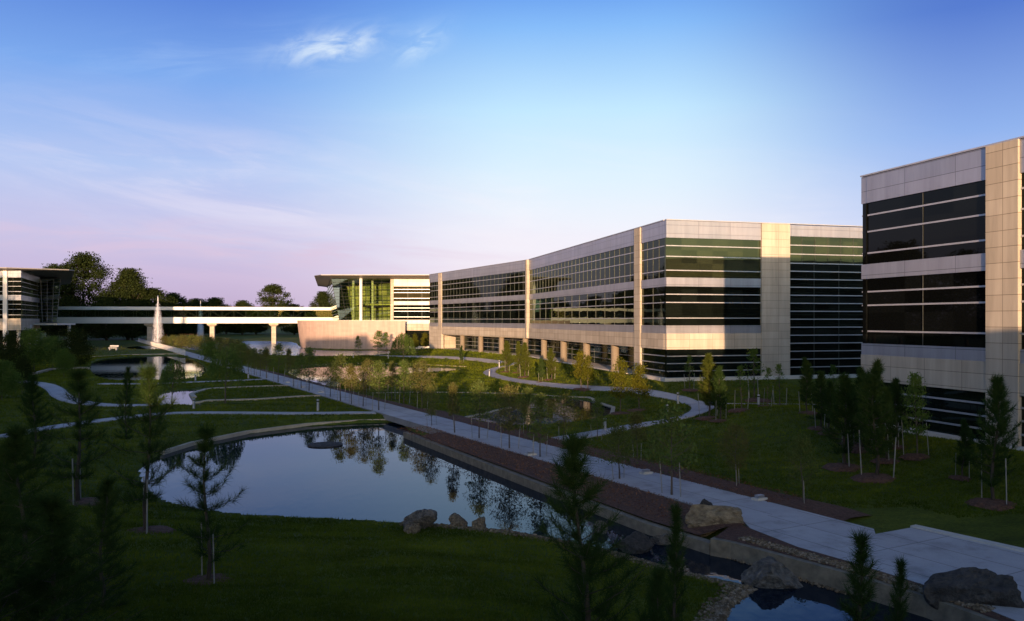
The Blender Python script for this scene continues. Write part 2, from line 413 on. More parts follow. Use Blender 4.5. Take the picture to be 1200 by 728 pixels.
def ground(X, Y):
    X = np.asarray(X, float); Y = np.asarray(Y, float)
    s = (X - SLOPE * Y - 23.5) * .8764
    FA = [(-15.8, 154.9), (2.34, 117.0), (13.4, 70.4), (60.9, 83.2), (140, 104)]
    df = np.full(X.shape, 1e9)
    for (ax, ay), (bx, by) in zip(FA[:-1], FA[1:]):
        ex, ey = bx - ax, by - ay; t = np.clip(((X - ax) * ex + (Y - ay) * ey) / (ex * ex + ey * ey), 0, 1)
        df = np.minimum(df, np.hypot(X - ax - t * ex, Y - ay - t * ey))
    inside = (Y > 70.4 + (X - 13.4) * .2684) & (X > 13.4 - (Y - 70.4) * .2373) & (X > 2.34 - (Y - 117) * .4776)
    df = np.where(inside, 0, df)
    z = 1.2 * (1 - smooth(0, 10, df)) + .12 * smooth(4, 14, s) * (1 - smooth(50, 70, Y))
    z = np.maximum(z, .84 * smooth(9, 17.5, X + .25 * (Y - 43)) * (1 - smooth(50, 66, Y)) * smooth(4, 12, s))
    z = z + .55 * np.exp(-(((X - 14.5) / 6.) ** 2 + ((Y - 47) / 5.) ** 2))
    z = z + .35 * np.exp(-(((X - 19) / 4.) ** 2 + ((Y - 33) / 6.) ** 2))
    # bank on the viewer's side of the near pond
    w = 1 - smooth(14, 27, Y + .12 * X)
    z = z + .45 * w * smooth(-2, 7, -s - 4) * smooth(6, -4, X)
    z = z + 1.1 * smooth(-10, -26, X) * (1 - smooth(16, 34, Y))
    z = z + .10 * np.sin(X * .11 + 1.3) * np.sin(Y * .083) * smooth(3, 9, abs(s)) * (1 - smooth(45, 70, Y))
    z = np.where(np.abs(s) < 3.6, z * smooth(1.7, 3.4, np.abs(s)) - .04 * (1 - smooth(1.7, 3.0, np.abs(s))), z)
    for k, poly in PONDS.items():
        P = np.array(poly); lo = P.min(0) - 7; hi = P.max(0) + 7
        m = (X > lo[0]) & (X < hi[0]) & (Y > lo[1]) & (Y < hi[1])
        if not np.any(m): continue
        bank = (1.0 + 5.0 * smooth(-4.8, -7, s[m] if X.ndim else s) * (1 - smooth(36, 42, Y[m] if X.ndim else Y))) if k == 'near' else .6
        d = poly_dist(poly, X[m], Y[m]) if X.ndim else poly_dist(poly, X.reshape(1), Y.reshape(1))[0]
        zz = z[m] if X.ndim else z
        wz = LEVEL[k]
        tt = np.clip(d / bank, 0, 1); zo = wz + (zz - wz) * (.35 * tt + .65 * tt * tt * (3 - 2 * tt))
        zi = wz - .5 * np.clip(-d / 1.2, 0, 1)
        r = np.where(d > 0, zo, zi)
        if X.ndim: z[m] = r
        else: z = r
    return z

def gz(x, y): return float(ground(np.array([x]), np.array([y]))[0])
def on(px, py):
    """the ground point seen in that picture direction"""
    z = 0.0
    for _ in range(12):
        p = at(px, py, z); z = .5 * z + .5 * gz(p.x, p.y)
    p = at(px, py, z); p.z = gz(p.x, p.y)
    return p

# ground sheet -----------------------------------------------------
nr, nc = 760, 620
ys = 9.0 * (4000 / 9.0) ** np.linspace(0, 1, nr) - 14
uu = np.linspace(-1, 1, nc); uu = np.sign(uu) * np.abs(uu) ** 1.15 * 1.5
YY, UU = np.meshgrid(ys, uu, indexing='ij'); XX = UU * (YY + 26)
ZZ = ground(XX, YY)
idx = np.arange(nr * nc).reshape(nr, nc)
Fq = np.stack([idx[:-1, :-1], idx[:-1, 1:], idx[1:, 1:], idx[1:, :-1]], -1).reshape(-1, 4)
V = np.stack([XX, YY, ZZ], -1).reshape(-1, 3)
tag(link('ground', fast_mesh('ground', V, Fq, M['grass'], True)), 'green lawn rolling between the ponds and buildings', kind='structure')
b = MB(); b.face([(-900, -500, -.25), (900, -500, -.25), (900, -4.9, -.25), (-900, -4.9, -.25)])
tag(b.build('ground', M['grass']), 'lawn on the near side of the view', kind='structure')

# water ------------------------------------------------------------
def water(key, mat, label):
    P = np.array(PONDS[key]); out = []
    n = len(P)
    area = sum(P[i][0] * P[(i + 1) % n][1] - P[(i + 1) % n][0] * P[i][1] for i in range(n))
    sg = 1 if area > 0 else -1
    for i in range(n):
        e = P[(i + 1) % n] - P[i - 1]; L = max(np.hypot(*e), 1e-6)
        out.append((P[i][0] + sg * e[1] / L * .3, P[i][1] - sg * e[0] / L * .3, LEVEL[key]))
    bm = bmesh.new(); vs = [bm.verts.new(p) for p in out]; f = bm.faces.new(vs if sg > 0 else vs[::-1])
    bmesh.ops.triangulate(bm, faces=[f]); me = bpy.data.meshes.new('pond_water'); bm.to_mesh(me); bm.free()
    me.materials.append(mat)
    tag(link('pond_water', me), label, kind='structure')
water('near', M['water'], 'still blue pond in the foreground narrowing into a stream')
water('left', M['water'], 'pond in front of the footbridge left of the walk')
water('east', M['water'], 'pale narrow pond just right of the walk')
water('side', M['water'], 'small dark pond beside the curving path')
water('far', M['ripple'], 'far pond under the bridge and along the curved wall')
water('basin', M['water'], 'fountain basin at the far end of the walk')

# ribbons: kerbs, paths ---------------------------------------------
def ribbon(pts, w, dz, drop, follow=True, closed=False, z=None, cross=5):
    """strip of width w along plan points, following the ground dz above it, with side faces"""
    mb = MB(); n = len(pts); rows = []; u = 0
    for i in range(n):
        a = Vector(pts[i][:2])
        p = Vector(pts[(i - 1) % n][:2] if closed or i > 0 else pts[i][:2]); q = Vector(pts[(i + 1) % n][:2] if closed or i < n - 1 else pts[i][:2])
        d = (q - p).normalized(); nn = Vector((d.y, -d.x))
        ww = w[i] if hasattr(w, '__len__') else w
        row = []
        for k in range(cross):
            t = k / (cross - 1) - .5
            c = a + nn * ww * t
            row.append((c.x, c.y, (gz(c.x, c.y) if z is None else z) + dz, (u, (t + .5) * ww)))
        if z is None and not follow:
            mz = max(r[2] for r in row); row = [(r[0], r[1], mz, r[3]) for r in row]
        rows.append(row)
        u += (q - a).length
    for i in range(n if closed else n - 1):
        A, B = rows[i], rows[(i + 1) % n]
        for k in range(cross - 1):
            mb.face([A[k][:3], A[k + 1][:3], B[k + 1][:3], B[k][:3]], [A[k][3], A[k + 1][3], B[k + 1][3], B[k][3]])
        for k, fl in ((0, False), (cross - 1, True)):
            a, b2 = A[k], B[k]
            q = [a[:3], b2[:3], (b2[0], b2[1], b2[2] - drop), (a[0], a[1], a[2] - drop)]
            if fl: q.reverse()
            mb.face(q, [(a[3][0], 0), (b2[3][0], 0), (b2[3][0], drop), (a[3][0], drop)])
    for row in ([] if closed else [rows[0], rows[-1]]):
        mb.face([r[:3] for r in row] + [(r[0], r[1], r[2] - drop) for r in reversed(row)], [(0, 0)] * (2 * cross))
    return mb

def resample(pts, step):
    out = [Vector(pts[0][:2])]
    for a, b in zip(pts[:-1], pts[1:]):
        a = Vector(a[:2]); b = Vector(b[:2]); L = (b - a).length; k = max(1, int(L / step))
        for i in range(1, k + 1): out.append(a.lerp(b, i / k))
    return out

def curve_px(pts, it=3):
    return chaikin([tuple(on(x, y)[:2]) for x, y in pts], it, False)

def lane(y): return Vector((23.5 + SLOPE * y, y))
dv = Vector((SLOPE, 1)).normalized(); nv = Vector((dv.y, -dv.x))   # nv points to the lawn (right) side
def lp(y, off): p = lane(y) + nv * off; return (p.x, p.y)

# the causeway walk with its widened near end
walk = MB(); WT = .03
YS = list(np.arange(27, 262, 2.0))
for a, c in zip(YS[:-1], YS[1:]):
    for o0, o1 in ((-1.36, 0), (0, 1.36)):
        A, B, C2, D = lp(a, o0), lp(a, o1), lp(c, o1), lp(c, o0)
        walk.face([(*A, WT), (*B, WT), (*C2, WT), (*D, WT)], [(a * 1.14, o0), (a * 1.14, o1), (c * 1.14, o1), (c * 1.14, o0)])
    for o0, rev in ((-1.36, 0), (1.36, 1)):
        A, B = lp(a, o0), lp(c, o0); q = [(*A, WT), (*B, WT), (*B, -.35), (*A, -.35)]
        walk.face(q[::-1] if rev else q)
near = [lp(27, -1.36), at(879, 620)[:2], at(935, 642)[:2], at(993, 658.5)[:2], at(1100, 692)[:2], at(1230, 745)[:2], at(1500, 760)[:2], at(1420, 690)[:2], at(1200, 648)[:2], at(1070, 619)[:2], at(1026, 627)[:2], lp(24.5, 1.36), lp(27, 1.36)]
walk.face([(*p, WT) for p in near], [((p[0] * dv.x + p[1] * dv.y), (p[0] * nv.x + p[1] * nv.y)) for p in [Vector(q) for q in near]])
for i in range(len(near) - 1):
    A, B = near[i], near[i + 1]
    walk.face([(*A, WT), (*B, WT), (*B, -.35), (*A, -.35)][::-1])
tag(walk.build('path', M['concrete']), 'long straight concrete walk running from the near right to the far left', kind='structure')
kb = ribbon([at(1070, 618.2), at(1200, 647.2), at(1420, 689)], .3, 0, .35, z=.075)
tag(kb.build('kerb', M['plinth']), 'pale kerb along the paved landing', kind='structure')

PATHS = []
def path(px, w, label):
    PATHS.append(([tuple(q) for q in resample(curve_px(px), 2)], w))
    tag(ribbon(resample(curve_px(px), .8), w, .045, .2).build('path', M['concrete']), label, kind='structure')
path([(618, 522), (660, 515), (720, 504), (770, 495), (812, 487), (827, 479), (815, 471), (775, 463), (715, 457), (640, 451), (590, 444), (570, 437.5), (580, 431), (600, 428), (610, 424)], 1.5, 'winding concrete path from the walk round to the colonnade')
path([(816, 472), (870, 474), (950, 474.5), (1010, 478)], 1.3, 'side path running along the glass wall')
path([(440, 484), (400, 484.5), (330, 485), (260, 484), (190, 484.5), (120, 493), (60, 501), (0, 513)], 1.3, 'pale path from the walk towards the left trees')
path([(-20, 445), (20, 447), (52, 450), (66, 457), (70, 464), (90, 472), (130, 476), (190, 475), (205, 473)], 1.5, 'winding pale path on the left lawn')
water('canal', M['water'], 'pale canal of water bending round the raised lawn on the left')
path([(118, 450), (170, 450.5), (230, 448), (300, 445.5), (315, 444)], 1.2, 'narrow path behind the left pond')
path([(395, 417), (440, 416.5), (500, 418), (560, 421), (590, 425)], 1.5, 'path along the far lawn before the colonnade')

# stone kerbs round the ponds and on the terraces
def kerb(pts, w, top, label, mat='kerb', z=None, drop=.5):
    tag(ribbon(resample(pts, .8), w, top, drop, False, z=z).build('kerb', M[mat]), label, kind='structure')
kerb(pxpoly([(190, 533), (225, 522), (290, 508.5), (360, 499.5), (420, 495), (476, 494)]), .24, 0, 'stone kerb along the back edge of the near pond', z=-.30, drop=.5)
kerb(pxpoly([(429, 461), (490, 460), (551, 460.5), (620, 462), (690, 468), (719, 478), (717, 486)], 0), .3, .05, 'stone kerb behind the small side pond')
kerb(pxpoly([(536, 492), (598, 478)], 0), .35, .06, 'short stone kerb at the end of the side pond')
kerb(pxpoly([(350, 428.5), (412, 426), (480, 426.5), (547, 430)], 0), .4, .06, 'stone kerb behind the narrow pond')
kerb(pxpoly([(228, 471), (300, 469), (374, 464)], 0), .45, .12, 'low stone retaining kerb on the left terrace')
kerb(pxpoly([(228, 466), (224, 461), (240, 456), (300, 453.5), (338, 452)], 0), .4, .10, 'curved stone kerb round the raised lawn')
kerb(pxpoly([(37, 440), (60, 434), (104, 432)], 0), .5, .25, 'stone kerb left of the far pond')
kerb(pxpoly([(110, 418.5), (150, 416), (216, 415)], 0), .6, .12, 'stone kerb on the far side of the left pond')
kerb(pxpoly([(350, 411), (400, 413), (456, 412)], 0), .8, .15, 'pale ledge at the foot of the curved wall', 'plinth')

# pond wall between mulch bed and water (near pond, right side)
wp = [at(475, 505, -.1), at(560, 537, -.1), at(640, 567, -.1), at(700, 589, -.1), at(760, 611, -.1), at(835, 634, -.1)]
wp2 = [(p.x + .02, p.y + .02) for p in wp]
tag(ribbon(resample(wp2, .9), .30, 0, .9, z=-.16).build('retaining_wall', M['wallcap']), 'low stone wall along the mulch bed at the pond edge', 'wall')
wq = [at(835, 634, -.1), at(860, 634.5, 0), at(905, 646.5, 0), at(993, 670, 0), at(1090, 698, 0), at(1180, 731, 0)]
tag(ribbon(resample(wq, .9), .30, 0, 1.1, z=.0).build('retaining_wall', M['wallcap']), 'stone wall beside the stream below the paved landing', 'wall')
gb = MB(); e1 = [at(862, 612), at(879, 620), at(935, 642), at(993, 658.5), at(1100, 692), at(1230, 745)]; e2 = [at(838, 630), at(862, 635), at(905, 646), at(993, 669.5), at(1090, 697.5), at(1180, 731)]
for (p_, q_), (r_, t_) in zip(zip(e1[:-1], e1[1:]), zip(e2[:-1], e2[1:])): gb.face([(*r_[:2], .012), (*t_[:2], .012), (*q_[:2], .018), (*p_[:2], .018)])
tag(gb.build('gravel_bed', M['mulch']), 'brown bed under the gravel beside the stream wall', kind='structure')

# mulch beds
mb = MB()
def bed(y0, y1, o0, o1, z=.02, step=1.2):
    k = max(2, int((y1 - y0) / step)); pts = []
    for i in range(k + 1):
        y = y0 + (y1 - y0) * i / k
        wob = .12 * math.sin(y * 1.7) + .08 * math.sin(y * 4.1)
        pts.append((lp(y, o0 if o0 > -3 else o0), lp(y, o1 + (wob if o1 > 0 else 0))))
    for (a, b_), (c, d_) in zip(pts[:-1], pts[1:]):
        mid = [Vector(a).lerp(Vector(b_), t / 4) for t in range(5)]; mid2 = [Vector(c).lerp(Vector(d_), t / 4) for t in range(5)]
        for t in range(4):
            q = [(*mid[t], 0), (*mid[t + 1], 0), (*mid2[t + 1], 0), (*mid2[t], 0)]
            def zz(tt, p): return (max(z, gz(p[0], p[1]) + .03) if o1 > 0 else z) + (.07 * math.sin(math.pi * tt / 4)) + .015 * math.sin(p[0] * 5 + p[1] * 3)
            q = [(*q[0][:2], zz(t, q[0])), (*q[1][:2], zz(t + 1, q[1])), (*q[2][:2], zz(t + 1, q[2])), (*q[3][:2], zz(t, q[3]))]
            mb.face(q)
def wall_off(y):   # perpendicular offset of the wall line at that depth
    P = [Vector(p[:2]) for p in wp]
    for a, b_ in zip(P[:-1], P[1:]):
        if b_.y <= y <= a.y:
            t = (y - a.y) / (b_.y - a.y); p = a.lerp(b_, t); return (p - lane(y)).dot(nv)
    return None
ylist = list(np.arange(25.6, 48, 1.0)); prev = None
for y in ylist:
    o = -3.2
    p = Vector(lp(y, -1.4)); 
    # cross line from walk edge to the wall
    best = None
    for a, b_ in zip(wp[:-1], wp[1:]):
        a2, b2 = Vector(a[:2]), Vector(b_[:2]); e = b2 - a2; den = nv.x * e.y - nv.y * e.x
        if abs(den) < 1e-9: continue
        dlt = a2 - p; t = (dlt.x * e.y - dlt.y * e.x) / den; s_ = (dlt.x * nv.y - dlt.y * nv.x) / den
        if -.02 <= s_ <= 1.02: best = t
    if best is None: prev = None; continue
    row = [p + nv * (best + .1) * t / 4 for t in range(5)]
    row = [(v.x, v.y, .02 - .12 * (i / 4) + .06 * math.sin(math.pi * i / 4) + .012 * math.sin(v.x * 6 + v.y * 3)) for i, v in enumerate(row)]
    if prev:
        for t in range(4): mb.face([row[t], prev[t], prev[t + 1], row[t + 1]][::-1])
    prev = row
tag(mb.build('mulch_bed', M['mulch'], smooth=True), 'dark bark mulch bed between walk and pond wall', kind='structure')
mb = MB(); bed(25.5, 58, 1.38, 2.9)
tag(mb.build('mulch_bed', M['mulch'], smooth=True), 'dark bark mulch strip on the lawn side of the walk', kind='structure')
mb = MB(); bed(58, 105, 1.38, 2.2)
tag(mb.build('mulch_bed', M['mulch'], smooth=True), 'far mulch strip on the lawn side of the walk', kind='structure')

# ------------------------------------------------------------------ buildings
def dirn(P0, P1):
    d = (Vector(P1[:2]) - Vector(P0[:2])); L = d.length; return d / L, L
def on_line(P0, P1, px):
    """distance along the plan line P0->P1 at which it meets the picture column px"""
    d, L = dirn(P0, P1); k = (px - 600) / F
    return (k * P0[1] - P0[0]) / (d.x - k * d.y)

def seg(P0, P1, a, b):
    d, L = dirn(P0, P1); return Vector(P0[:2]) + d * a, Vector(P0[:2]) + d * b

def piece(parent, name, P0, P1, a, b, z0, z1, mat, din=.4, dout=0.0):
    A, B = seg(P0, P1, a, b); w = MB(); w.wall(A, B, z0, z1, din, dout, a)
    return w.build(name, M[mat], parent)

def window(parent, P0, P1, a, b, z0, z1, fr, spacing=0, mat='glass', rec=.1, hm=.04, vm=.014):
    g = piece(parent, 'window', P0, P1, a, b, z0, z1, mat, .35, -rec)
    A, B = seg(P0, P1, a, b); w = MB()
    for f in fr:
        z = z1 - (z1 - z0) * f
        w.wall(A, B, z - hm, z + hm, rec + .02, .03 - rec + .02)
    nh = len(w.f)
    if spacing:
        k = max(1, round((b - a) / spacing))
        for i in range(1, k):
            p, q = seg(P0, P1, a + (b - a) * i / k - vm, a + (b - a) * i / k + vm)
            w.wall(p, q, z0, z1, rec + .02, .012 - rec + .02)
    if w.f:
        o = w.build('mullion', M['mullion'], g); o.data.materials.append(M['fin'])
        for i, p_ in enumerate(o.data.polygons): p_.material_index = 1 if i >= nh else 0
    return g

G3 = (.2, .47, .82); G2 = (.2, .41, .81); G1 = (.24, .5, .77)
# --- the three-storey building in the middle
A_, B_, C_, D_ = (-15.8, 154.9), (2.34, 117.0), (13.4, 70.4), (60.9, 83.2)
mainb = empty('office_building', (C_[0], C_[1], 1.1), 0, 'long three storey office building with glass ribbon floors and lit stone bands', 'building')
def rel(parent):
    """children keep world coordinates"""
    inv = Matrix.Translation(-parent.location)
    for c in children(parent):
        c.matrix_parent_inverse = inv
zr, zp, g3, s2, g2, m1, st, g1 = 15.2, 13.7, 10.24, 9.46, 6.05, 5.35, 3.96, 1.5
LCB = dirn(C_, B_)[1]; LBA = dirn(B_, A_)[1]; LCD = dirn(C_, D_)[1]
# facades run with the outside on the right hand: B->C, A->B and C->D
def inset(poly, k): 
    cx = sum(p[0] for p in poly) / len(poly); cy = sum(p[1] for p in poly) / len(poly)
    return [(p[0] + (cx - p[0]) / math.hypot(cx - p[0], cy - p[1]) * k, p[1] + (cy - p[1]) / math.hypot(cx - p[0], cy - p[1]) * k) for p in poly]
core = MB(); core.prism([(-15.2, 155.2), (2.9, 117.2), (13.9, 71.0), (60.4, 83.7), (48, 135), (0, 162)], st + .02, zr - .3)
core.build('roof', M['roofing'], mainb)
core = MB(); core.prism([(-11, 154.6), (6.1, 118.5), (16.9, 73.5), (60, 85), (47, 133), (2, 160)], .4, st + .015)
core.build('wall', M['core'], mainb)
xC1, xC2 = LCB - on_line(C_, B_, 751), LCB - on_line(C_, B_, 744)      # pilaster near the corner, measured from B
pe = .42
def ribbons(P0, P1, a, b, sp3, sp2, m3='glass'):
    piece(mainb, 'parapet', P0, P1, a, b, zp, zr, 'metal')
    window(mainb, P0, P1, a, b, g3, zp, G3, sp3, m3)
    piece(mainb, 'spandrel', P0, P1, a, b, s2, g3, 'metal')
    window(mainb, P0, P1, a, b, g2, s2, G2, sp2)
    piece(mainb, 'spandrel', P0, P1, a, b, m1, g2, 'metal')
def pil(P0, P1, a, b, z0=1.0, z1=None, proud=.10): piece(mainb, 'pilaster', P0, P1, a, b, z0, z1 or zr + .02, 'stone', .38, proud)
LB = LCB
ribbons(B_, C_, .36, xC2, 1.45, 2.9); ribbons(B_, C_, xC1, LB - pe, 1.45, 2.9)
piece(mainb, 'stone_band', B_, C_, .36, LB - pe, st, m1, 'stone', .42, .04)
pil(B_, C_, xC2, xC1)
tA1, tA2 = LBA - on_line(B_, A_, 514), LBA - on_line(B_, A_, 517.5)    # pilaster near A, measured from A
ribbons(A_, B_, tA2, LBA - .36, 1.45, 2.9); ribbons(A_, B_, 0, tA1, 1.45, 2.9)
piece(mainb, 'stone_band', A_, B_, 0, LBA - .36, st, m1, 'stone', .42, .04)
pil(A_, B_, tA1, tA2)
q = MB(); q.prism([(B_[0] - .45, B_[1] + .35), (B_[0] - .25, B_[1] - .45), (B_[0] + .5, B_[1] - .3), (B_[0] + .4, B_[1] + .5)], st - .02, zr + .02)
q.build('pilaster', M['stone'], mainb)
# corner bay, full-height stone pier and the tall glazed part
p1, p2 = on_line(C_, D_, 892), on_line(C_, D_, 925)
ribbons(C_, D_, 0, p1, 0, 0, 'glass_green')
for ch in children(mainb):
    pass
piece(mainb, 'stone_band', C_, D_, 0, p1, st, m1, 'stone', .42, .04)
window(mainb, C_, D_, .1, p1, g1, st, G1, 0, 'glass_low')
window(mainb, B_, C_, xC1 + .02, LB - .5, g1, st, G1, 0, 'glass_low')
pil(C_, D_, p1, p2, .6, None, .12)
piece(mainb, 'parapet', C_, D_, p2, LCD, 14.15, zr - .06, 'metal')
zt_ = [14.15, 13.1]
window(mainb, C_, D_, p2, LCD, 11.7, 14.15, (.33, .66), 1.35, 'glass_green')
window(mainb, C_, D_, p2, LCD, 1.5, 11.7, [i / 14 for i in range(0, 14)], 2.7, 'glass')
piece(mainb, 'plinth', C_, D_, -.3, LCD, .3, 1.5, 'plinth', .6, .35)
piece(mainb, 'plinth', B_, C_, xC1 - .1, LB - .7, .3, 1.5, 'plinth', .6, .33)
# colonnade
cols = [538.4, 559.8, 584, 611.8, 633, 655.6, 682, 714.8]
for px in cols:
    if px > 619: d, L = dirn(C_, B_); t = on_line(C_, B_, px); P0 = Vector(C_); inw = Vector((d.y, -d.x)) 
    else: d, L = dirn(B_, A_); t = on_line(B_, A_, px); P0 = Vector(B_); inw = Vector((d.y, -d.x))
    p = P0 + d * t + inw * .55
    zg = gz(p.x, p.y)
    c = MB(); c.tube([(p.x, p.y, zg - .3), (p.x, p.y, st + .01)], [.42, .42], 16); c.tube([(p.x, p.y, zg - .1), (p.x, p.y, zg + .18)], [.52, .5], 16)
    c.build('column', M['stone'], mainb, False)
ib, ia = (5.3, 118.3), (-11.8, 154.3); ic = (15.9, 74.0)
window(mainb, ib, ic, .1, LCB - 10, 1.35, st, (.22, .48, .74), 2.2, 'glass_low', .05, .03)
window(mainb, ia, ib, 0, LBA, 1.35, st, (.22, .48, .74), 2.2, 'glass_low', .05, .03)
piece(mainb, 'end_wall', A_, B_, .0, tA1 - .02, .8, st - .01, 'stone', 3.5, 0)
pilp = seg(B_, C_, xC2 - .02, xC2)
sf = MB(); sf.prism([(A_[0] + .5, A_[1]), (B_[0] + .5, B_[1]), (C_[0] + .4, C_[1] + 7), (ic[0], ic[1] + 7), ib, ia], st - .12, st - .012)
sf.build('soffit', M['plinth'], mainb)
tr_ = MB(); tr_.prism([(-14.9, 154.2), (2.6, 117.4), (11.3, 80.2), (15.1, 81), (6, 119), (-11, 155)], .2, 1.30); tr_.build('terrace', M['plinth'], mainb)
cp = MB()
for P0, P1, a, b_ in ((A_, B_, 0, LBA - .4), (B_, C_, .4, LB - .5), (C_, D_, 0, LCD)):
    X0, X1 = seg(P0, P1, a, b_); cp.wall(X0, X1, zr + .025, zr + .10, .5, .06)
cp.build('coping', M['mullion'], mainb)
rel(mainb)
for ch in children(mainb):
    pass

# --- the near building at the right
rb = None
G_ = (18.6, 43.2); dg = Vector((.2866, -.958)); LG = 36.0; H_ = (G_[0] + dg.x * LG, G_[1] + dg.y * LG)
dn = Vector((.958, .2866)); I_ = (G_[0] + dn.x * 50, G_[1] + dn.y * 50)
rightb = empty('office_building', (G_[0], G_[1], .8), 0, 'near office building cropped by the right edge with grey metal parapet', 'building')
Rz = dict(r=14.1, p=12.69, g3=9.46, s2=8.69, g2=5.28, m1=4.69, st=3.33, g1=1.2)
gc = Vector(G_) + dn * .4 + dg * .4; hc = Vector(H_) + dn * .4; ic_ = Vector(I_) + dg * .4
core = MB(); core.prism([tuple(gc), tuple(hc), tuple(hc + dn * 49), tuple(ic_)], .2, Rz['r'] - .3)
core.build('roof', M['roofing'], rightb)
q1, q2 = on_line(G_, H_, 1157), on_line(G_, H_, 1195)
bays = [(.42, q1), (q2, q2 + 9.2), (q2 + 10.8, LG - .4)]
def rribbons(P0, P1, a, b, sp=0, low='glass_low'):
    piece(rightb, 'parapet', P0, P1, a, b, Rz['p'], Rz['r'], 'metal')
    window(rightb, P0, P1, a, b, Rz['g3'], Rz['p'], G3, sp, 'glass_near')
    piece(rightb, 'spandrel', P0, P1, a, b, Rz['s2'], Rz['g3'], 'metal')
    window(rightb, P0, P1, a, b, Rz['g2'], Rz['s2'], G2, sp, 'glass_near')
    piece(rightb, 'spandrel', P0, P1, a, b, Rz['m1'], Rz['g2'], 'metal')
    piece(rightb, 'stone_band', P0, P1, a, b, Rz['st'], Rz['m1'], 'stone', .42, .04)
    window(rightb, P0, P1, a, b, Rz['g1'], Rz['st'], G1, sp, low)
# outside on the right hand: walk from G towards the viewer reversed -> use points so that the lawn side is outside
def flip(P0, P1, a, b):
    L = dirn(P0, P1)[1]; return P1, P0, L - b, L - a
for a, b_ in bays:
    rribbons(G_, H_, a, b_, 3.05)
for a, b_ in ((q1, q2), (q2 + 9.2, q2 + 10.8)):
    piece(rightb, 'pilaster', G_, H_, a, b_, .5, Rz['r'] + .02, 'stone', .38, .10)
rribbons(I_, G_, 0, 49.98, 3.05)
piece(rightb, 'plinth', G_, H_, -.2, LG, .0, Rz['g1'], 'plinth', .6, .35)
cp = MB(); X0, X1 = seg(G_, H_, 0, LG); cp.wall(X0, X1, Rz['r'] + .025, Rz['r'] + .10, .5, .06)
X0, X1 = seg(I_, G_, 0, 49.4); cp.wall(X0, X1, Rz['r'] + .025, Rz['r'] + .10, .5, .06)
cp.build('coping', M['mullion'], rightb)
rel(rightb)

# --- the glazed pavilion at the far end of the middle building
pav = empty('pavilion', (-28, 185, .2), 0, 'glass pavilion with thin overhanging roof above the curved stone wall', 'building')
pl = dict(t=16.0, g3=14.25, s=10.85, g2=10.0, m=6.6, st=5.73, lo=4.17)
P0, P1 = (-27.0, 185.0), (2.0, 185.0); LP_ = 29.0
piece(pav, 'parapet', P0, P1, 0, LP_, pl['g3'], pl['t'], 'cream'); window(pav, P0, P1, 0, LP_, pl['s'], pl['g3'], (.2, .42, .8), 3.2, 'pavilion_glass')
piece(pav, 'spandrel', P0, P1, 0, LP_, pl['g2'], pl['s'], 'cream'); window(pav, P0, P1, 0, LP_, pl['m'], pl['g2'], (.2, .42, .8), 3.2, 'pavilion_glass')
piece(pav, 'spandrel', P0, P1, 0, LP_, pl['st'], pl['m'], 'cream'); piece(pav, 'stone_band', P0, P1, -.5, LP_, pl['lo'], pl['st'], 'stone', .42, .05)
window(pav, P0, P1, 0, LP_, .6, pl['lo'], G1, 2, 'pavilion_glass', .6); piece(pav, 'plinth', P0, P1, -.3, LP_, -.2, .6, 'plinth', .6, .3)
piece(pav, 'pilaster', P0, P1, -.7, 0, .2, pl['st'] - .02 + 10.3, 'stone', .5, .25)
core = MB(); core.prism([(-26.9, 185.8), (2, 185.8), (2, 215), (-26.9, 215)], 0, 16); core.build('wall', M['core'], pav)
# glass hall
hb = [(-39.4, 185.0), (-27.72, 185.0), (-27.72, 236), (-52, 236)]; ht = [(-40.9, 183.6), (-27.72, 184.4), (-27.72, 236), (-53.8, 236)]
def quad_glass(parent, name, a, b_, c, d, mat):
    w = MB(); w.face([a, b_, c, d], [(0, 0), (1, 0), (1, 1), (0, 1)]); o = w.build(name, M[mat], parent); return o
zb, zt2 = 6.4, 15.9
fg = quad_glass(pav, 'glass_wall', (*hb[0], zb), (*hb[1], zb), (*ht[1], zt2), (*ht[0], zt2), 'hall_glass')
sg_ = quad_glass(pav, 'glass_wall', (*hb[3], zb), (*hb[0], zb), (*ht[0], zt2), (*ht[3], zt2), 'hall_glass')
w = MB()
for i in range(0, 13):
    t = i / 12
    a = Vector((*hb[0], zb)).lerp(Vector((*ht[0], zt2)), t); c = Vector((*hb[1], zb)).lerp(Vector((*ht[1], zt2)), t)
    w.tube([a + Vector((0, -.05, 0)), c + Vector((0, -.05, 0))], [.035, .035], 4)
for i in range(0, 8):
    t = i / 7
    a = Vector((*hb[0], zb)).lerp(Vector((*hb[1], zb)), t); c = Vector((*ht[0], zt2)).lerp(Vector((*ht[1], zt2)), t)
    w.tube([a, c], [.035, .035], 4)
w.build('mullion', M['fin'], fg)
w = MB()
for i in range(0, 13):
    t = i / 12
    a = Vector((*hb[3], zb)).lerp(Vector((*ht[3], zt2)), t); c = Vector((*hb[0], zb)).lerp(Vector((*ht[0], zt2)), t)
    w.tube([a + Vector((-.05, 0, 0)), c + Vector((-.05, 0, 0))], [.07, .07], 4)
w.build('mullion', M['darkmetal'], sg_)
for px in (423,):
    x = (px - 600) / F * 184; c = MB(); c.tube([(x, 183.9, zb), (x, 183.9, 16)], [.35, .35], 12); c.build('column', M['white_metal'], pav)
for z in (6.3, 10.3):
    fl = MB(); fl.prism([(-40.2 if z < 7 else -34, 187), (-27.9, 187 if z < 7 else 190), (-27.9, 235), (-50, 235)], z - .3, z); fl.build('floor_slab', M['interior'], pav)
bw = MB(); bw.wall((-43, 202), (-27.9, 193), 6.35, 15.4, .2, 0); bw.build('interior_wall', M['hall_wall'], pav)
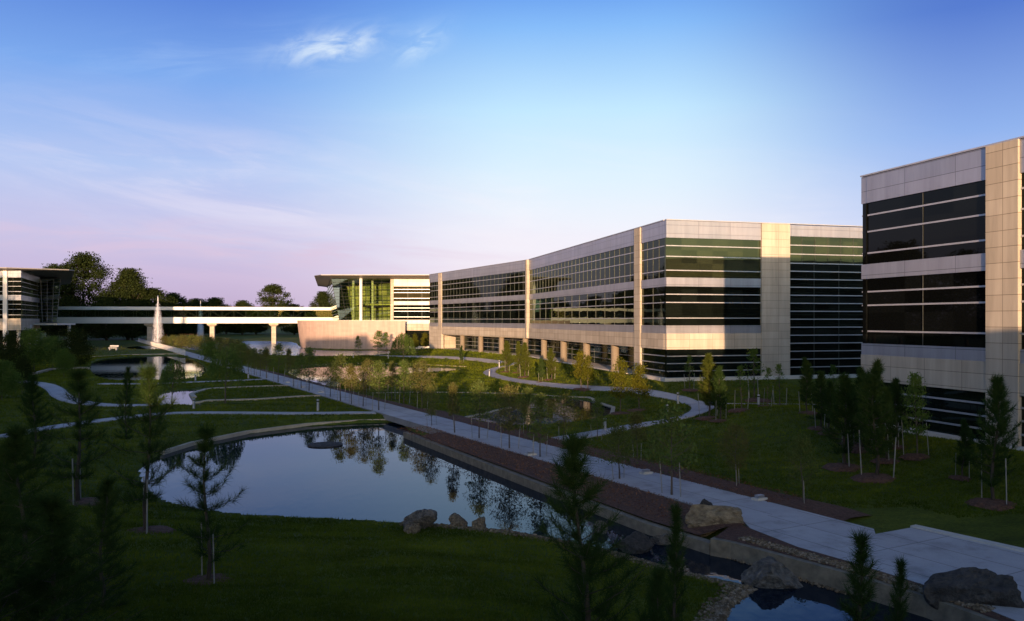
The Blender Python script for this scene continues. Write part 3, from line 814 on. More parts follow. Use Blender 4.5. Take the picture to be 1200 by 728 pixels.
for x, y in ((-37, 189), (-32.5, 189)):
    c = MB(); c.tube([(x, y, 6.35), (x, y, 15.8)], [.3, .3], 10); c.build('column', M['white_metal'], pav)
rf = MB(); lo = [(-41.5, 184.5), (-41, 183.2), (3, 182.8), (3, 216), (-27, 237), (-53, 237)]; hi = [(-45, 184.5), (-42.6, 180.6), (3, 180.8), (3, 216), (-27, 238), (-57, 238)]
rf.prism(lo, 16.05, 16.55, hi); rf.prism(hi, 16.55, 16.70); rf.build('roof', M['roof_edge'], pav)
# curved podium
arc = []
for i in range(17):
    t = i / 16; ang = R(200 + 78 * t)
    arc.append((-27.5 + 25.5 * math.cos(ang) * 1.0, 206 + 24.5 * math.sin(ang)))
arc.append((-27.2, 181.6))
bot = arc + [(-27.2, 184.5), (-50.5, 215)]; top = [(p[0] - .9 * max(0, 1 - i / 6), p[1]) for i, p in enumerate(arc)] + [(-27.2, 184.5), (-51.5, 215)]
po = MB(); po.prism(bot, -.8, 6.38, top); po.build('podium_wall', M['podium'], pav)
po = MB(); po.prism(inset(top, -.12), 6.385, 6.5); po.build('coping', M['plinth'], pav)
rel(pav)

# --- the matching pavilion at the left edge
lpv = empty('pavilion', (-100, 160, .2), 0, 'left edge glass building with flat overhanging roof beside the footbridge', 'building')
P0, P1 = (-125.0, 157.0), (-95.1, 157.0); L1 = 29.9
Q0, Q1 = (-95.1, 157.0), (-105.2, 180.5); LQ = dirn(Q0, Q1)[1]
lv = dict(t=16.1, g3=14.8, s=11.4, g2=10.4, m=6.85, st=4.6)
for (a_, b2, L) in ((P0, P1, L1), (Q0, Q1, LQ)):
    a0 = 0 if L == L1 else .42
    piece(lpv, 'parapet', a_, b2, a0, L, lv['g3'], lv['t'], 'metal')
    window(lpv, a_, b2, a0, L, lv['s'], lv['g3'], (.22, .5, .8), 1.6, 'glass' if L == L1 else 'glass_green')
    piece(lpv, 'spandrel', a_, b2, a0, L, lv['g2'], lv['s'], 'metal')
    window(lpv, a_, b2, a0, L, lv['m'], lv['g2'], (.22, .5, .8), 1.6, 'glass' if L == L1 else 'glass_green')
    piece(lpv, 'stone_band', a_, b2, a0, L, lv['st'], lv['m'], 'stone', .42, .05)
piece(lpv, 'pilaster', P0, P1, 26.5, 27.3, 1, 16.1, 'white_metal', .3, .2)
core = MB(); core.prism([(-124, 158), (-96, 158), (-106.5, 181), (-124, 181)], lv['st'], 15.9); core.build('wall', M['core'], lpv)
core = MB(); core.prism([(-124, 163), (-100, 163), (-108, 181), (-124, 181)], -.3, lv['st']); core.build('wall', M['core'], lpv)
for x, y in ((-96.5, 158.5), (-103, 158.5), (-100, 168), (-104, 177), (-100, 183)):
    c = MB(); c.tube([(x, y, -.3), (x, y, 5.6)], [.35, .35], 12); c.build('column', M['white_metal'], lpv)
fg = quad_glass(lpv, 'glass_wall', (-106.5, 182, 6), (-102.2, 182, 6), (-100.6, 180.6, 15.7), (-106.5, 180.6, 15.7), 'hall_glass')
sg_ = quad_glass(lpv, 'glass_wall', (-102.2, 182, 6), (-125.5, 221, 6), (-124.5, 221, 15.7), (-100.6, 180.6, 15.7), 'hall_glass')
w = MB()
for i in range(14):
    t = i / 13; z = 6 + 9.7 * t
    w.tube([(-106.5, 181.95 - 1.4 * t, z), (-102.2 + 1.6 * t, 181.95 - 1.4 * t, z)], [.06, .06], 4)
for i in range(5):
    t = i / 4; w.tube([(-106.5 + 4.3 * t, 182, 6), (-106.5 + 5.9 * t, 180.6, 15.7)], [.05, .05], 4)
w.build('mullion', M['mullion'], fg)
w = MB()
for i in range(14):
    t = i / 13; z = 6 + 9.7 * t
    w.tube([(-102.15 + 1.6 * t, 182 - 1.4 * t, z), (-125.4 + t, 221, z)], [.08, .08], 4)
w.build('mullion', M['darkmetal'], sg_)
bw = MB(); bw.wall((-112, 190), (-106, 187), 5.9, 15.6, .2, 0); bw.build('interior_wall', M['hall_wall'], lpv)
for z in (6.0, 10.4):
    fl = MB(); fl.prism([(-118, 183), (-103.2 if z < 7 else -105, 183), (-126, 221), (-128, 221)], z - .3, z); fl.build('floor_slab', M['interior'], lpv)
fl = MB(); fl.prism([(-106, 172), (-96.5, 172), (-98, 182), (-106, 182)], 5.5, 5.85); fl.build('canopy', M['white_metal'], lpv)
up_ = [(-126, 156), (-97, 155.5), (-88.5, 162), (-88.5, 164), (-122, 224), (-140, 224)]; dn_ = [(-126, 157.5), (-97, 157), (-93, 163.5), (-93.5, 166), (-124, 222), (-140, 222)]
rf = MB(); rf.prism(dn_, 16.2, 16.5, up_); rf.prism(up_, 16.5, 16.68); rf.build('roof', M['roof_edge'], lpv)
rel(lpv)

# --- enclosed footbridge
BL, BR = Vector((-128, 222)), Vector((-50.5, 238)); bd = (BR - BL).normalized(); bn = Vector((bd.y, -bd.x)); LBr = (BR - BL).length
br = empty('footbridge', ((BL.x + BR.x) / 2, (BL.y + BR.y) / 2, 5.6), 0, 'enclosed white footbridge on stone piers linking the two pavilions', 'bridge')
z0b, z1b, z2b, z3b = 5.66, 7.36, 9.40, 10.28
for nm, za, zb_, dd in (('floor_slab', z0b, z1b, .05), ('roof', z2b, z3b, .12)):
    w = MB(); w.wall(BL + bn * 1.8, BR + bn * 1.8, za, zb_, 3.6, dd); w.build(nm, M['white_metal'], br)
for off in (1.7, -1.7):
    w = MB(); a, c = BL + bn * off, BR + bn * off; w.face([(a.x, a.y, z1b), (c.x, c.y, z1b), (c.x, c.y, z2b), (a.x, a.y, z2b)])
    w.build('glass_wall', M['bridge_glass'], br)
nb = 24
for off, nm in ((1.45, 'truss'), (-1.45, 'truss')):
    w = MB()
    for i in range(nb + 1):
        p = BL + bd * (LBr * i / nb) + bn * off
        w.tube([(p.x, p.y, z1b), (p.x, p.y, z2b)], [.035, .035], 6)
        if i < nb:
            p2 = BL + bd * (LBr * (i + 1) / nb) + bn * off
            za, zc = (z1b, z2b) if i % 2 == 0 else (z2b, z1b)
            w.tube([(p.x, p.y, za), (p2.x, p2.y, zc)], [.03, .03], 6)
    w.build(nm, M['fin'], br)
for px in (176, 249, 321):
    t = on_line(tuple(BL), tuple(BR), px); p = BL + bd * t
    w = MB(); q_ = lambda a, b_: [tuple(p + bd * sx * a + bn * sy * b_) for sx, sy in ((-1, 1), (1, 1), (1, -1), (-1, -1))]
    w.prism(q_(.62, .9), -1.2, 4.7); w.prism(q_(.62, .9), 4.7, 5.2, q_(1.3, 1.4)); w.prism(q_(1.3, 1.4), 5.2, 5.655)
    w.build('pier', M['stone'], br)
rel(br)

# --- the building the picture is taken from, behind the viewer: it keeps the foreground in shade
vb = empty('office_building', (10, -8, 0), 0, 'low office wing behind the viewpoint casting shade over the near lawn', 'building')
def block(x0, x1, y0, y1, zt):
    w = MB(); w.prism([(x0, y0), (x1, y0), (x1, y1), (x0, y1)], -.5, zt); w.build('wall', M['stone'], vb)
    g_ = window(vb, (x1, y1), (x0, y1), .5, x1 - x0 - .5, zt - 4.6, zt - 1.4, G3, 1.5, 'glass_low', -.05)
block(-36.9, 12.3, -30, -3.2, 5.9); block(-50.5, -37, -30, -3.3, 15.7); block(-95, -50.6, -30, -3.25, 13); block(12.35, 75, -30, -3.2, 8.75)
rel(vb)

# distant brick house under the bridge
hs = empty('brick_house', (-150, 372, 0), 0, 'small red brick house far away beneath the footbridge', 'house')
w = MB(); w.prism([(-156, 366), (-143, 366), (-143, 376), (-156, 376)], -.2, 4.2); w.build('wall', M['brick'], hs)
w = MB(); w.prism([(-156.6, 365.4), (-142.4, 365.4), (-142.4, 376.6), (-156.6, 376.6)], 4.21, 7, [(-154, 371), (-145, 371), (-145, 371.4), (-154, 371.4)]); w.build('roof', M['roofing'], hs)
for x in (-153.5, -149.5, -145.5):
    w = MB(); w.wall((x - .7, 366), (x + .7, 366), 1.2, 3.0, .02, .06); w.build('window', M['white_metal'], hs)
rel(hs)

# ------------------------------------------------------------------ vegetation
rng = np.random.default_rng(11)
def leaves(pts, size, seed, asp=.55, jitter=.35, up=.2):
    """one diamond leaf at every point, random facing"""
    r = np.random.default_rng(seed); n = len(pts)
    a = r.normal(size=(n, 3)); a[:, 2] += up; a /= np.linalg.norm(a, axis=1)[:, None]
    b_ = np.cross(a, r.normal(size=(n, 3))); b_ /= np.linalg.norm(b_, axis=1)[:, None] + 1e-9
    L = size * (1 + jitter * r.normal(size=(n, 1))).clip(.4, 1.8)
    P = np.asarray(pts)
    V = np.stack([P - a * L * .5, P + b_ * L * asp * .5, P + a * L * .5, P - b_ * L * asp * .5], 1).reshape(-1, 3)
    return V, np.arange(4 * n).reshape(n, 4)

def crown_mesh(name, mat, H, base, rad, nclump, per, size, seed, profile, spread=.28, asp=.55):
    r = np.random.default_rng(seed); pts = []
    for i in range(nclump):
        t = r.random() ** .9; z = base + (H - base) * t
        rr = rad * profile(t) * math.sqrt(r.random()) ** .8; a = r.random() * 6.283
        c = np.array([rr * math.cos(a), rr * math.sin(a), z]); k = int(per * (.5 + r.random()))
        sp = spread * rad * (.55 + .8 * r.random())
        pts.append(c + np.clip(r.normal(size=(k, 3)), -1.6, 1.6) * sp * np.array([1, 1, .7]))
    P = np.concatenate(pts); P = P[(P[:, 2] > base * .8)]
    V, Fq = leaves(P, size, seed + 1, asp)
    return fast_mesh(name, V, Fq, mat)

def limbs(H, base, rad, n, seed, r0, profile, mat, lean=.02, up=.55):
    r = random.Random(seed); mb = MB()
    tp = [(lean * H * math.sin(i * .9 + seed) * i / 6, lean * H * math.cos(i * 1.3 + seed) * i / 6, H * .93 * i / 6) for i in range(7)]
    mb.tube([(0, 0, -.15)] + tp[1:], [r0 * 1.15] + [r0 * (1 - .83 * i / 6) for i in range(1, 7)], 8)
    for k in range(n):
        t = (k + r.random() * .6) / n; z = base * .92 + (H * .88 - base * .92) * t
        a = k * 2.4 + r.random(); L = rad * profile(min(1, t)) * (.75 + .4 * r.random())
        j = z / (H * .93) * 6; i0 = min(5, int(j)); f = j - i0
        o = Vector(tp[i0]).lerp(Vector(tp[i0 + 1]), f)
        e = o + Vector((math.cos(a) * L, math.sin(a) * L, L * up)); m_ = o.lerp(e, .5) + Vector((0, 0, -.06 * L))
        rr = r0 * .42 * (1 - .6 * t); mb.tube([o, m_, e], [rr, rr * .6, rr * .2], 5, False)
        for s2_ in range(2):
            a2 = a + (.7 if s2_ else -.6); e2 = m_ + Vector((math.cos(a2) * L * .45, math.sin(a2) * L * .45, L * .38)); mb.tube([m_, e2], [rr * .5, rr * .12], 4, False)
    return mb.mesh('trunk', mat, True)

def ball(t): return max(.12, math.sin(math.pi * min(1, .08 + .92 * t)) ** .7)
def egg(t): return max(.1, (math.sin(math.pi * min(1, .15 + .85 * t)) ** .8) * (1.1 - .45 * t))
def cone(t): return max(.08, (1 - t) ** .75 * min(1, .5 + 3 * t))

def stake_mesh(h, lean):
    s_ = MB(); s_.tube([(0, 0, -.2), (lean, 0, h)], [.02, .018], 6); return s_.mesh('stake', M['stake'])
MULCH = None
def mulch_mesh():
    mb = MB(); n = 18; r = random.Random(3); rings = [(0, .10), (.35, .09), (.65, .05), (.85, -.06)]
    rad = [1 + .12 * r.uniform(-1, 1) for _ in range(n)]
    V = [[(q_ * rad[k] * math.cos(6.283 * k / n), q_ * rad[k] * math.sin(6.283 * k / n), z + .012 * r.uniform(-1, 1)) for k in range(n)] for q_, z in rings]
    for a, c in zip(V[:-1], V[1:]):
        for k in range(n): mb.face([a[k], c[k], c[(k + 1) % n], a[(k + 1) % n]])
    return mb.mesh('mulch_ring', M['mulch'], True)
MULCH_ME = mulch_mesh()

TEMPLATES = {}
def template(key, name, H, trunk_me, crown_me, stakes=0, mulch=False, stake_h=1.5):
    """the parts of one kind of tree; placed by put()"""
    TEMPLATES[key] = dict(name=name, H=H, trunk=trunk_me, crown=crown_me, stakes=stakes, mulch=mulch, sh=stake_h)
STK = [stake_mesh(1.35, -.08), stake_mesh(1.45, .06), stake_mesh(1.3, .12)]

def young(key, mat, H, base, rad, seed, prof, ncl, per, size, stakes=2, mulch=False, bark='bark', spread=.24, nm='young_tree'):
    template(key, nm, H, limbs(H, base, rad, 16, seed, .042, prof, M[bark]), crown_mesh('crown', M[mat], H, base, rad, int(ncl * 1.3), int(per * 1.4), size * .82, seed, prof, spread), stakes, mulch)
for i, mat in enumerate(['oak', 'bronze', 'oak', 'bronze']):
    young('row%d' % i, mat, 3.4, .95 + .12 * i, (.74, .86, .80, .68)[i], 30 + i, (egg, ball, egg, cone)[i], 66, 27, .105)
young('sparse', 'oak', 3.4, 1.1, 1.0, 40, egg, 70, 25, .11)
for i in range(2):
    young('lawn%d' % i, 'green', 3.2, .9, .68, 50 + i, egg, 62, 24, .11, 2, True)
young('lime0', 'lime', 3.3, .8, .78, 60, cone, 80, 26, .12, 0, True)
young('lime1', 'lime', 3.3, 1.0, .72, 61, egg, 74, 26, .12, 0, True)
young('slim', 'green', 3.0, .7, .42, 64, egg, 34, 16, .10, 2, True)
young('shrub0', 'bronze', 2.2, .15, 1.25, 66, ball, 90, 30, .13, 0, False, nm='shrub')
young('shrub1', 'green', 2.2, .12, 1.3, 67, ball, 90, 30, .15, 0, False, nm='shrub')
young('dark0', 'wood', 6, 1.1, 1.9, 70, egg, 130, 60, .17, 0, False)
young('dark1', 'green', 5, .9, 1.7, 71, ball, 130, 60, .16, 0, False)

def pine(key, mat, H, base, rad, seed, whorls, per, nl, nw, tufts, nneed, stakes=0, mulch=False, r0=.06, upk=.45):
    r = random.Random(seed); mb = MB(); g = np.random.default_rng(seed)
    tp = [(.02 * H * math.sin(i * 1.1 + seed), .02 * H * math.cos(i * .8 + seed) * (i > 0), H * .97 * i / 6) for i in range(7)]; tp[0] = (0, 0, -.15)
    mb.tube(tp, [r0 * (1.1 - .95 * i / 6) for i in range(7)], 7)
    C, D = [], []
    for k in range(whorls):
        t = k / (whorls - 1); z = base + (H * .95 - base) * t
        L0 = rad * max(.14, (1 - t) ** .7 * min(1, .65 + 1.4 * t))
        for j in range(per):
            if r.random() < .14: continue
            a = j * 6.283 / per + k * 1.1 + r.uniform(-.4, .4); L = L0 * r.choice((.45, .7, .9, 1.0, 1.1, 1.3)) * r.uniform(.85, 1.1)
            i0 = min(5, int(z / (H * .97) * 6)); f = z / (H * .97) * 6 - i0
            o = Vector(tp[i0]).lerp(Vector(tp[i0 + 1]), f); el = r.uniform(.1, .45) + upk * t
            e = o + Vector((math.cos(a) * L, math.sin(a) * L, L * el)); m_ = o.lerp(e, .55) + Vector((0, 0, -.10 * L))
            rr = max(.006, r0 * .25 * (1 - .7 * t)); mb.tube([o, m_, e], [rr, rr * .7, rr * .35], 5, False)
            for q_ in range(tufts):
                u = .35 + .65 * (q_ + r.random() * .5) / tufts
                p = (o.lerp(m_, u / .55) if u < .55 else m_.lerp(e, min(1, (u - .55) / .45))); d = (e - m_).normalized()
                sidek = r.uniform(-.22, .22) * L * u
                p = p + Vector((-math.sin(a), math.cos(a), .25)) * sidek
                dd = (d + Vector((-math.sin(a), math.cos(a), 0)) * (sidek * 1.5) + Vector((0, 0, .35))).normalized()
                C.append(p[:]); D.append(dd[:])
    for q_ in range(tufts * 2): C.append((tp[-1][0], tp[-1][1], H * (.88 + .12 * q_ / (tufts * 2)))); D.append((0, 0, 1))
    C = np.repeat(np.array(C), nneed, 0); D = np.repeat(np.array(D), nneed, 0); n = len(C)
    v = D * .75 + g.normal(size=(n, 3)) * .62; v /= np.linalg.norm(v, axis=1)[:, None]
    w_ = np.cross(v, g.normal(size=(n, 3))); w_ /= np.linalg.norm(w_, axis=1)[:, None] + 1e-9
    L = nl * g.uniform(.6, 1.15, (n, 1)); C = C + D * g.uniform(-.5, .3, (n, 1)) * nl
    V = np.stack([C - w_ * nw, C + w_ * nw, C + v * L], 1).reshape(-1, 3)
    template(key, 'pine_tree', H, mb.mesh('trunk', M['darkbark'], True), fast_mesh('crown', V, np.arange(3 * n).reshape(n, 3), M[mat]), stakes, mulch)
pine('pine_near0', 'needle', 4.3, .2, 1.1, 5, 15, 6, .27, .004, 5, 42, upk=.75)
pine('pine_near1', 'needle', 4.0, .8, 1.25, 6, 9, 5, .30, .0045, 4, 48, 2, True, upk=.6)
pine('pine_near2', 'needle', 3.0, .2, .42, 8, 14, 6, .19, .004, 4, 26, upk=1.2)
pine('pine0', 'needle', 3.6, .6, .95, 9, 14, 7, .24, .010, 5, 20, 2, True)
pine('pine1', 'needle', 3.6, .8, .80, 10, 14, 7, .24, .010, 5, 20, 2, True)
pine('pinel0', 'needle_lit', 3.4, .75, .85, 12, 14, 7, .24, .011, 5, 20, 2, True)
pine('pinel1', 'needle_lit', 3.4, .85, .75, 13, 14, 7, .24, .011, 5, 20, 0, True)

def willow(key, H, seed):
    r = random.Random(seed); prof = ball
    tm = limbs(H, 1.2, 1.3, 14, seed, .07, egg, M['bark'], .02, .8); pts = []
    for k in range(240):
        a = r.random() * 6.283; rr = 1.35 * math.sqrt(r.random()); z0 = H * (.98 - .28 * (rr / 1.35) ** 2) - r.random() * .35; L = r.uniform(.8, 2.1)
        for q_ in range(26):
            t = q_ / 26; sw = 1 + .22 * t
            pts.append((rr * sw * math.cos(a) + r.gauss(0, .035), rr * sw * math.sin(a) + r.gauss(0, .035), max(.75, z0 - L * t + r.gauss(0, .03))))
    V, Fq = leaves(np.array(pts), .15, seed, .34, .3, -1.2)
    template(key, 'willow_tree', H, tm, fast_mesh('crown', V, Fq, M['willow']))
willow('willow0', 4.4, 3); willow('willow1', 4.2, 4)

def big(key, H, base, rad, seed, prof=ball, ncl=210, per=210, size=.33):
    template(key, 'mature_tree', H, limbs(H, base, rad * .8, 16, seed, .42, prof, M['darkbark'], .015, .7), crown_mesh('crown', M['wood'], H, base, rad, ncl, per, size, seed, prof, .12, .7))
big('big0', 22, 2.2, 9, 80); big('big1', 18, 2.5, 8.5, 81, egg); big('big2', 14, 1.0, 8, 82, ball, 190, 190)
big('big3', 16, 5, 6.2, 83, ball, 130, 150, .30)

def place(key, p, H, label, group=None, rot=None, wide=1.0, mat=None, cat=None):
    T = TEMPLATES[key]; s = H / T['H']; rot = random.random() * 6.28 if rot is None else rot
    r = empty(T['name'], p, rot); r.rotation_euler.x = random.gauss(0, .025); r.rotation_euler.y = random.gauss(0, .025); r.scale = (s * wide, s * wide, s)
    tag(r, label, cat or ('shrub' if T['name'] == 'shrub' else 'tree'), group)
    link('trunk', T['trunk'], r); c = link('crown', T['crown'], r)
    for k in range(T['stakes']):
        st_ = link('stake', STK[(k + int(H * 10)) % 3], r); d = .42 + .06 * k
        a = (0.3, 3.3, 2)[k]; st_.location = (d * math.cos(a) / wide, d * math.sin(a) / wide, 0); st_.rotation_euler.z = a
    if T['mulch']:
        link('mulch_ring', MULCH_ME, r)
    return r
def put(key, px, by, ty, label, group=None, wide=1.0, rot=None):
    p = on(px, by); H = (by - ty) / F * p.y * (1.0)
    return place(key, p, H, label, group, rot, wide)

ORD = ['nearest', 'second', 'third', 'fourth', 'fifth', 'sixth', 'seventh', 'eighth', 'ninth', 'tenth', 'eleventh', 'twelfth', 'thirteenth', 'fourteenth', 'fifteenth', 'sixteenth', 'seventeenth', 'eighteenth', 'nineteenth', 'twentieth', 'twenty first', 'twenty second', 'twenty third', 'twenty fourth', 'twenty fifth']
rowA = [(787, 582, 478, 'sparse', 1.0), (726, 563, 499, 'sparse', 1.25), (633, 537, 464, 'row0', 1), (597, 527, 453, 'row1', 1), (561.5, 515, 448, 'row2', 1), (533, 509, 450, 'row3', .8), (506, 502, 452, 'row1', .75), (444, 482, 425, 'row0', 1), (425.5, 477.5, 428, 'row1', 1), (412, 474.5, 428, 'row3', 1), (399, 471, 417, 'row2', 1.05), (387, 466, 426, 'row1', 1.05),
        (362, 459, 409, 'row0', 1), (353, 456, 415, 'row2', 1), (344, 454, 420, 'row1', 1), (326, 449, 404, 'row2', 1), (312.5, 444, 408, 'row3', 1), (305, 442, 410, 'row1', 1), (298, 440, 409, 'row0', 1), (291, 437, 408, 'row3', 1.1), (281, 434, 404, 'row2', 1.1), (272, 431, 403, 'row0', 1.1), (263, 428, 402, 'row1', 1.1)]
for i, (x, b_, t, k, w) in enumerate(rowA):
    extra = {0: ' with a wide sparse top', 1: ' with thin spreading branches', 15: ' standing taller than its neighbours'}.get(i, '')
    put(k, x, b_, t, '%s staked young tree from the near end, pond side row%s' % (ORD[i], extra), 'young trees along the pond side of the walk', w)
rowB = [(941.5, 591, 512, 'row0', 1.05), (864, 571, 499, 'row1', .95), (747, 540, 484, 'row3', 1.15), (700, 516, 468, 'row2', .9), (660, 521, 463, 'row1', 1.05), (618, 509, 456, 'row0', .95), (494.5, 481, 424, 'row1', 1.05), (473, 474, 424, 'row0', 1.05), (459, 469, 425, 'row3', .95), (429, 462, 422, 'row1', 1), (338, 438, 409, 'row3', 1)]
for i, (x, b_, t, k, w) in enumerate(rowB):
    put(k, x, b_, t, '%s staked young tree from the near end of the lawn side row' % ORD[i], 'young trees along the lawn side of the walk', w)

LG_ = 'young trees on the lawn before the office buildings'
lawn = [
 ('lawn0', 420, 411, 392, 1.1, 'small dark green tree alone against the curved stone wall'),
 ('lawn1', 443, 413, 387, 1.4, 'fuller green tree at the right part of the curved stone wall'),
 ('lawn0', 453, 412, 390, .9, 'thin tree next to the stone pilaster of the glass pavilion'),
 ('lime1', 497, 413, 390, 1.0, 'yellow green tree left of the colonnade end wall'),
 ('lime1', 487, 414, 391, .9, 'yellow green tree just right of the big willow'),
 ('lawn1', 509, 412, 391, 1.0, 'small green tree in front of the colonnade end wall'),
 ('pine1', 541, 426, 405, .8, 'little dark conifer on the lawn before the first columns'),
 ('pinel0', 594, 436, 400, .95, 'young pine left of the path bend before the colonnade'),
 ('pinel1', 607, 437, 401, .9, 'slim young pine inside the path bend before the colonnade'),
 ('pinel0', 615, 442, 402, .95, 'young pine right of the path bend with a mulch ring'),
 ('pine1', 634, 448, 420, .9, 'short dark pine before the middle of the colonnade'),
 ('pinel0', 646, 445, 409, 1.0, 'tall young pine before the middle of the colonnade'),
 ('lime1', 681, 456, 411, .95, 'left one of two touching yellow green trees by the winding path'),
 ('lime0', 689, 457, 417, .95, 'right one of two touching yellow green trees by the winding path'),
 ('lime1', 727, 485, 420, .85, 'tall golden tree right of the small side pond'),
 ('lime0', 749, 481, 428, 1.1, 'golden cone shaped tree inside the curve of the winding path'),
 ('slim', 808, 457, 416, 1.0, 'slim light green sapling before the black corner glazing'),
 ('pinel0', 831, 490, 416, .85, 'taller young pine where the side path leaves the winding path'),
 ('pine1', 844, 493, 430, .85, 'shorter dark pine where the side path leaves the winding path'),
 ('slim', 869, 481, 428, 1.1, 'slim staked sapling left of the tall stone pier'),
 ('slim', 884, 469, 408, 1.2, 'tall feathery sapling against the left edge of the stone pier'),
 ('slim', 899, 479, 433, .9, 'short sapling in front of the stone pier'),
 ('slim', 914, 477, 427, 1.0, 'slim sapling at the right edge of the stone pier'),
 ('pine1', 946, 484, 420, .9, 'dark pine left of the clump beside the near office building'),
 ('slim', 977, 476, 428, 1.1, 'light green sapling behind the pine clump'),
]
for k, x, b_, t, w, lab in lawn: put(k, x, b_, t, lab, LG_, w)
clump = [('pine0', 962, 502, 436, 1), ('pine1', 972, 508, 447, 1), ('pine0', 991, 547, 440, 1.05), ('pine1', 1011, 526, 431, .95), ('pine1', 1027, 560, 424, .9), ('pine0', 1050, 524, 445, .95), ('lawn1', 1075, 535, 441, .75), ('pine1', 1000, 520, 452, 1.0), ('pine0', 1040, 540, 455, .95)]
cl_lab = ['leftmost slim pine of the clump before the near building', 'small pine second from the left in the clump', 'broad dark pine in the front of the clump', 'mid height pine left of the tallest pine in the clump', 'tallest pine rising highest from the clump', 'dark pine at the back of the clump close to the glass', 'round leafy tree at the right end of the clump', 'low pine half hidden at the middle of the clump', 'bushy pine just right of the tallest pine in the clump']
for (k, x, b_, t, w), lab in zip(clump, cl_lab): put(k, x, b_, t, lab, 'tree clump before the near office building', w)
put('pine0', 1165, 590, 443, 'large dark pine before the stone pilaster of the near building', LG_, .82)
put('pine1', 1128, 560, 492, 'lower dark pine behind the large pine at the right edge', LG_, .9)

put('willow0', 264, 472, 404, 'large weeping willow on the round lawn left of the walk', 'willows', .9)
put('willow1', 473, 428, 389, 'bright green willow between the narrow pond and the pavilion', 'willows', 1.0)
put('willow1', 201, 478, 418, 'thin willow in front of the left pond reflection', 'willows', .7)

# dark foreground pines
FG = 'dark pines in the shaded foreground'
def fore(key, px, Y, ty, label, wide=1):
    x = (px - 600) / F * Y; z = gz(x, Y); top = EYE - (ty - HZ) / F * Y
    place(key, Vector((x, Y, z - .05)), top - z, label, FG, None, wide)
fore('pine_near0', 683, 13.0, 508, 'dense dark pine rising from the bottom edge before the pond', 1.0)
fore('pine_near2', 795, 12.0, 592, 'thin dark pine sapling at the bottom edge left of the stream', .6)
fore('pine_near0', 770, 11.0, 664, 'low dark pine tuft at the bottom edge beside the sapling', .8)
fore('pine_near2', 1013, 12.5, 626, 'short dark pine sapling before the paved landing', 1.0)
fore('pine_near2', 1048, 12.6, 656, 'tiny pine shoot right of the short sapling', .7)
fore('pine_near1', 243, 19.0, 500, 'pine with tufted branches before the left end of the pond', .95)
fore('pine_near1', 172, 25.0, 430, 'tall staked pine standing left of the pond', .9)
fore('pine_near1', 92, 30.0, 434, 'broad black pine between the left paths', 1.1)
fore('pine_near0', 38, 36.0, 440, 'pine silhouette left of the broad black pine', 1.0)
fore('pine_near0', 120, 17.0, 560, 'low dark pine in the black lower left corner', 1.2)
fore('pine_near0', 20, 17.0, 500, 'dark pine at the lower left edge', 1.3)
fore('pine_near0', 148, 44.0, 430, 'slim pine just behind the tall staked pine', .7)

for i, (px, Y, ty, w, lab) in enumerate([(55, 12, 575, 1.4, 'black pine mass in the bottom left corner'), (-10, 11, 560, 1.5, 'black pine cropped by the left edge near the bottom'), (5, 24, 520, 1.2, 'dark pine at the left edge above the bottom corner')]):
    fore('pine_near0', px, Y, ty, lab, w)
# dark middle-distance trees at the left
LM = 'dark trees before the left pavilion'
for k, x, b_, t, w, lab in [
  ('dark0', 12, 440, 392, 1.0, 'dark tree at the left edge below the pavilion columns'), ('dark1', 40, 436, 388, 1.1, 'dark bushy tree below the pavilion corner'),
  ('dark1', 62, 432, 396, 1.0, 'dark round tree right of the pavilion columns'), ('dark0', 88, 436, 388, 1.2, 'wide dark tree left of the far pond'),
  ('dark1', 75, 442, 410, 1.0, 'low tree at the left bank of the pond'), ('dark0', 26, 462, 420, 1.0, 'dark tree above the winding left path'),
  ('dark1', 2, 470, 425, 1.2, 'dark tree cropped by the left edge near the path')]:
    put(k, x, b_, t, lab, LM, w)

# bronze shrubs before the footbridge
SH = 'bronze shrubs on the far end of the walk'
for i, (x, b_, t) in enumerate([(193, 405, 395), (203, 406, 394), (213, 408, 394), (224, 409.5, 394), (234, 412, 395), (245, 414, 396), (256, 416, 397), (268, 419, 399), (279, 421, 400)]):
    put('shrub0', x, b_, t, '%s bronze shrub from the fountain in the row along the far walk' % ORD[i], SH, 1.0)
for i, (x, b_, t) in enumerate([(247, 423, 402), (285, 424, 404)]):
    put('shrub1', x, b_, t, ('rounded green shrub before the middle bridge pier', 'green shrub left of the far pond inlet')[i], 'green shrubs near the bridge')

